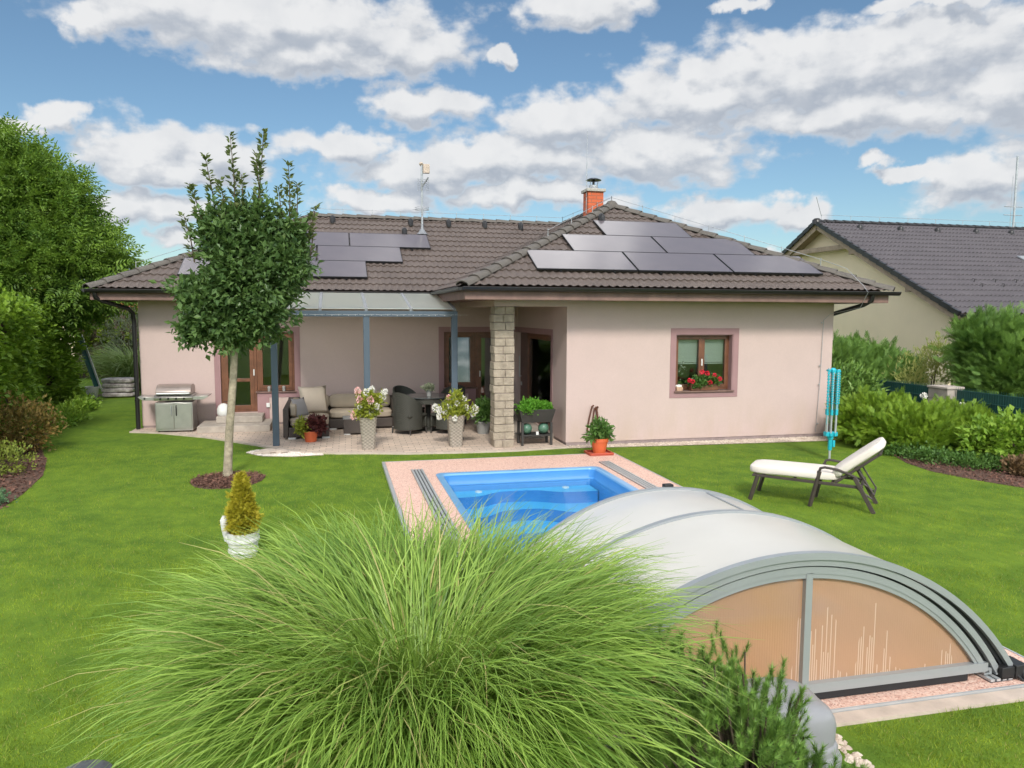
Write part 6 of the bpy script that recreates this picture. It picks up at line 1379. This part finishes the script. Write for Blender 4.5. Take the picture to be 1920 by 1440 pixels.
# small things by the hedge
bs = np.random.default_rng(13)
for k in range(4):
    q = MB(); z = .02+.13*k; q2 = rot2(-5.95, 23.3, .08*(-1)**k)
    cushion(q, q2, (-.42,-.3,z), (.42,.3,z+.13), .01, 8)
    o = weld(q.build('mulch_bag', 'bagplastic')); tag(o, ('bottom','second from bottom','third from bottom','topmost')[k]+' plastic bag in the stack of mulch bags beyond the house corner', 'bag', 'stack of mulch bags')
t = pot('bucket', 'white bucket standing beside the stack of mulch bags', 'bucket', (-6.55,22.9,0), .12,.17,.34,'tubwhite')
q = MB(); q.beam((-6.45,23.0,.28),(-7.0,23.4,1.75),.13,.05); tag(q.build('green_board', 'fencegreen', bevel=.005), 'green painted board leaning against the left hedge above the bucket', 'board')
q = MB(); q.beam((-6.36,23.0,.28),(-6.9,23.4,1.75),.03,.06); tag(q.build('white_pipe', 'white', bevel=.005), 'pale pole leaning beside the green board at the hedge', 'pole')
# red-roofed house far behind
rh = thing('distant_house', 'distant red-roofed house glimpsed left of the bungalow corner', 'house', (-10.5,46,0))
q = MB(); q.box((-15,43.5,0),(-9,49,2.6)); q.build('wall', 'wallneigh', rh, smooth=0)
q = MB(); q.quads([(-15.5,43,2.5),(-8.6,43,2.5),(-8.6,46.2,4.1),(-15.5,46.2,4.1),(-8.6,49.4,2.5),(-15.5,49.4,2.5)], [(0,1,2,3),(3,2,4,5),(1,4,2),(0,3,5)]); q.build('roof', 'redtile', rh, smooth=0)

# ---- ornamental grasses
def grass_clump(name, label, c, n, Lm, rad, tilt, m, seed, width=.006, seg=9, droop=1.0, zc=0):
    r = np.random.default_rng(seed); a = r.uniform(0,6.283,n); rr_ = rad*np.sqrt(r.uniform(0,1,n))
    p = np.column_stack([c[0]+rr_*np.cos(a), c[1]+rr_*np.sin(a), np.full(n,zc)]); a2 = a+r.normal(0,.65,n)
    th = np.abs(r.normal(0,1,n))*.16+tilt*(rr_/rad)*r.uniform(.3,1.1,n); L = Lm*(.42+.70*r.uniform(0,1,n)**.75); w0 = width*r.uniform(.6,1.25,n)
    k = droop*r.uniform(.75,1.35,n); sw_ = r.normal(0,.12,n); cen, sid = [p.copy()], []
    pos = p.copy()
    for s in range(seg):
        t_ = (s+.5)/seg; ang = th+k*(1.62*t_**2.1); az_ = a2+sw_*t_*2
        d = np.column_stack([np.sin(ang)*np.cos(az_), np.sin(ang)*np.sin(az_), np.cos(ang)]); pos = pos+d*(L/seg)[:,None]; cen.append(pos.copy())
    cen = np.array(cen)                              # seg+1, n, 3
    side = np.column_stack([-np.sin(a2), np.cos(a2), 0*a2]); tw = r.uniform(-.9,.9,n); side = side*np.cos(tw)[:,None]+arr([0,0,1])*np.sin(tw)[:,None]
    ww = np.array([.75,1,1,1,.95,.85,.75,.6,.42,.10][:seg+1]) if seg == 9 else np.linspace(1,.1,seg+1)
    Lf = cen-side[None]*(w0[None,:,None]*ww[:,None,None]); Rt = cen+side[None]*(w0[None,:,None]*ww[:,None,None])
    V = np.stack([Lf,Rt],2).transpose(1,0,2,3).reshape(-1,3); V[:,2] = np.maximum(V[:,2], zc+.01)
    base = np.arange(n)[:,None]*(2*(seg+1)); F = np.concatenate([np.stack([base[:,0]+2*s,base[:,0]+2*s+1,base[:,0]+2*s+3,base[:,0]+2*s+2],1) for s in range(seg)])
    t = thing(name, label, 'ornamental grass', (c[0],c[1],zc)); npmesh('blades', V, F, m, t, True)
    q = MB(); q.lathe([(rad*1.0,0),(rad*.8,.10),(rad*.3,.2),(.01,.22)], (c[0],c[1],zc), 16); q.build('root_crown', 'lf_misc' if False else 'darkbark', t); return t
grass_clump('silver_grass', 'huge arching clump of fine silver grass in the foreground', (.38,3.50), 18500, 1.50, .50, .20, 'lf_misc', 101, .0046, droop=.98)
grass_clump('maiden_grass', 'rounded clump of pale arching grass behind the mulch bags', (-6.0,25.4), 1500, 1.9, .35, .6, 'lf_miscd', 102, .012, droop=1.0)

# ---- mugo pine in the foreground
mp_ = thing('mugo_pine', 'bushy dwarf mountain pine in front of the grey plastic cover', 'pine', (1.9,2.95,0))
pe = [(1.68,2.95,.40,.38,.34,.38),(1.44,3.05,.62,.22,.22,.26),(1.96,2.78,.12,.32,.24,.16),(1.88,2.64,.22,.44,.25,.24),(2.22,2.70,.13,.24,.20,.14),(1.58,2.75,.46,.30,.25,.30),(1.60,3.0,.62,.16,.16,.18),(1.80,2.95,.38,.2,.2,.18)]
r = np.random.default_rng(110); c, nn = ell_points(pe, 1700, r, .55, 1.02, .22, .03)
d = nn*.55+arr([0,0,.9])+r.normal(0,.28,c.shape); LL = r.uniform(.09,.135,len(c))
npmesh('foliage', *instance(t_needles(150,.34,.011), c, d, LL, None, .5, r=r), 'lf_pine', mp_)
q = MB()
for i in range(0,len(c),3): q.tube([(1.85+(c[i,0]-1.85)*.25,2.92+(c[i,1]-2.92)*.25,.02),tuple(arr([1.85,2.92,0])*.35+c[i]*.65-arr([0,0,.05])),tuple(c[i]+d[i]/np.linalg.norm(d[i])*LL[i]*.5)],[.012,.008,.004],5)
q.build('branch', 'darkbark', mp_)
pebbles('pump_gravel', fill([(2.66,3.15),(2.74,3.15),(2.78,3.6),(2.70,3.66)], 70), .0, .022, 'pebbles', 'loose pebbles beside the grey plastic cover', 7)

# ---- lawn blades (near part of the lawn)
r = np.random.default_rng(120); N_ = 330000
dep = 2.9+(r.uniform(0,1,N_)**1.7)*10.5; lat = r.uniform(-.80,.80,N_)*(dep+.6)
X = lat*math.cos(YAW)+dep*math.sin(YAW); Y = dep*math.cos(YAW)-lat*math.sin(YAW); p = np.column_stack([X,Y])
ok = ~((p[:,0] > DX0-.07) & (p[:,0] < DX1+.03) & (p[:,1] > DY0-.03) & (p[:,1] < DY1+.02))
for poly in (TERR, RB, LBD, ringp, WP, [(4.0,12.72),(6.3,12.58),(9.2,12.48),(9.85,12.6),(9.9,13.2),(4,13.2)]): ok &= ~inpoly(p, poly)
ok &= ~((p[:,0] > 2.8) & (p[:,0] < 5.2) & (p[:,1] > DY0-.14) & (p[:,1] < DY0)) & ~((p[:,1] > 12.94) & (p[:,0] > 4)) & ~((p[:,0] > 1.96) & (p[:,0] < 2.84) & (p[:,1] > 3.18) & (p[:,1] < 3.7))
p = p[ok]; n = len(p); dd_ = r.normal(0,.55,(n,3)); dd_[:,2] = 1
T_BLADE = (arr([(-.5,0,0),(.5,0,0),(0,1,0)]), [(0,1,2)])
V_, F_ = instance(T_BLADE, np.column_stack([p, np.full(n,-.004)]), dd_, r.uniform(.018,.040,n)*(1+.35*np.sin(p[:,0]*2.1+np.sin(p[:,1]*3.3))*np.sin(p[:,1]*1.7+1)+.2*np.sin(p[:,0]*9+p[:,1]*7)), r.uniform(.003,.006,n), 1.0, r=r)
stuff(npmesh('lawn_grass', V_, F_, 'lf_lawn'), 'short green grass blades of the mown lawn', 'grass')
print('objects', len(bpy.data.objects))
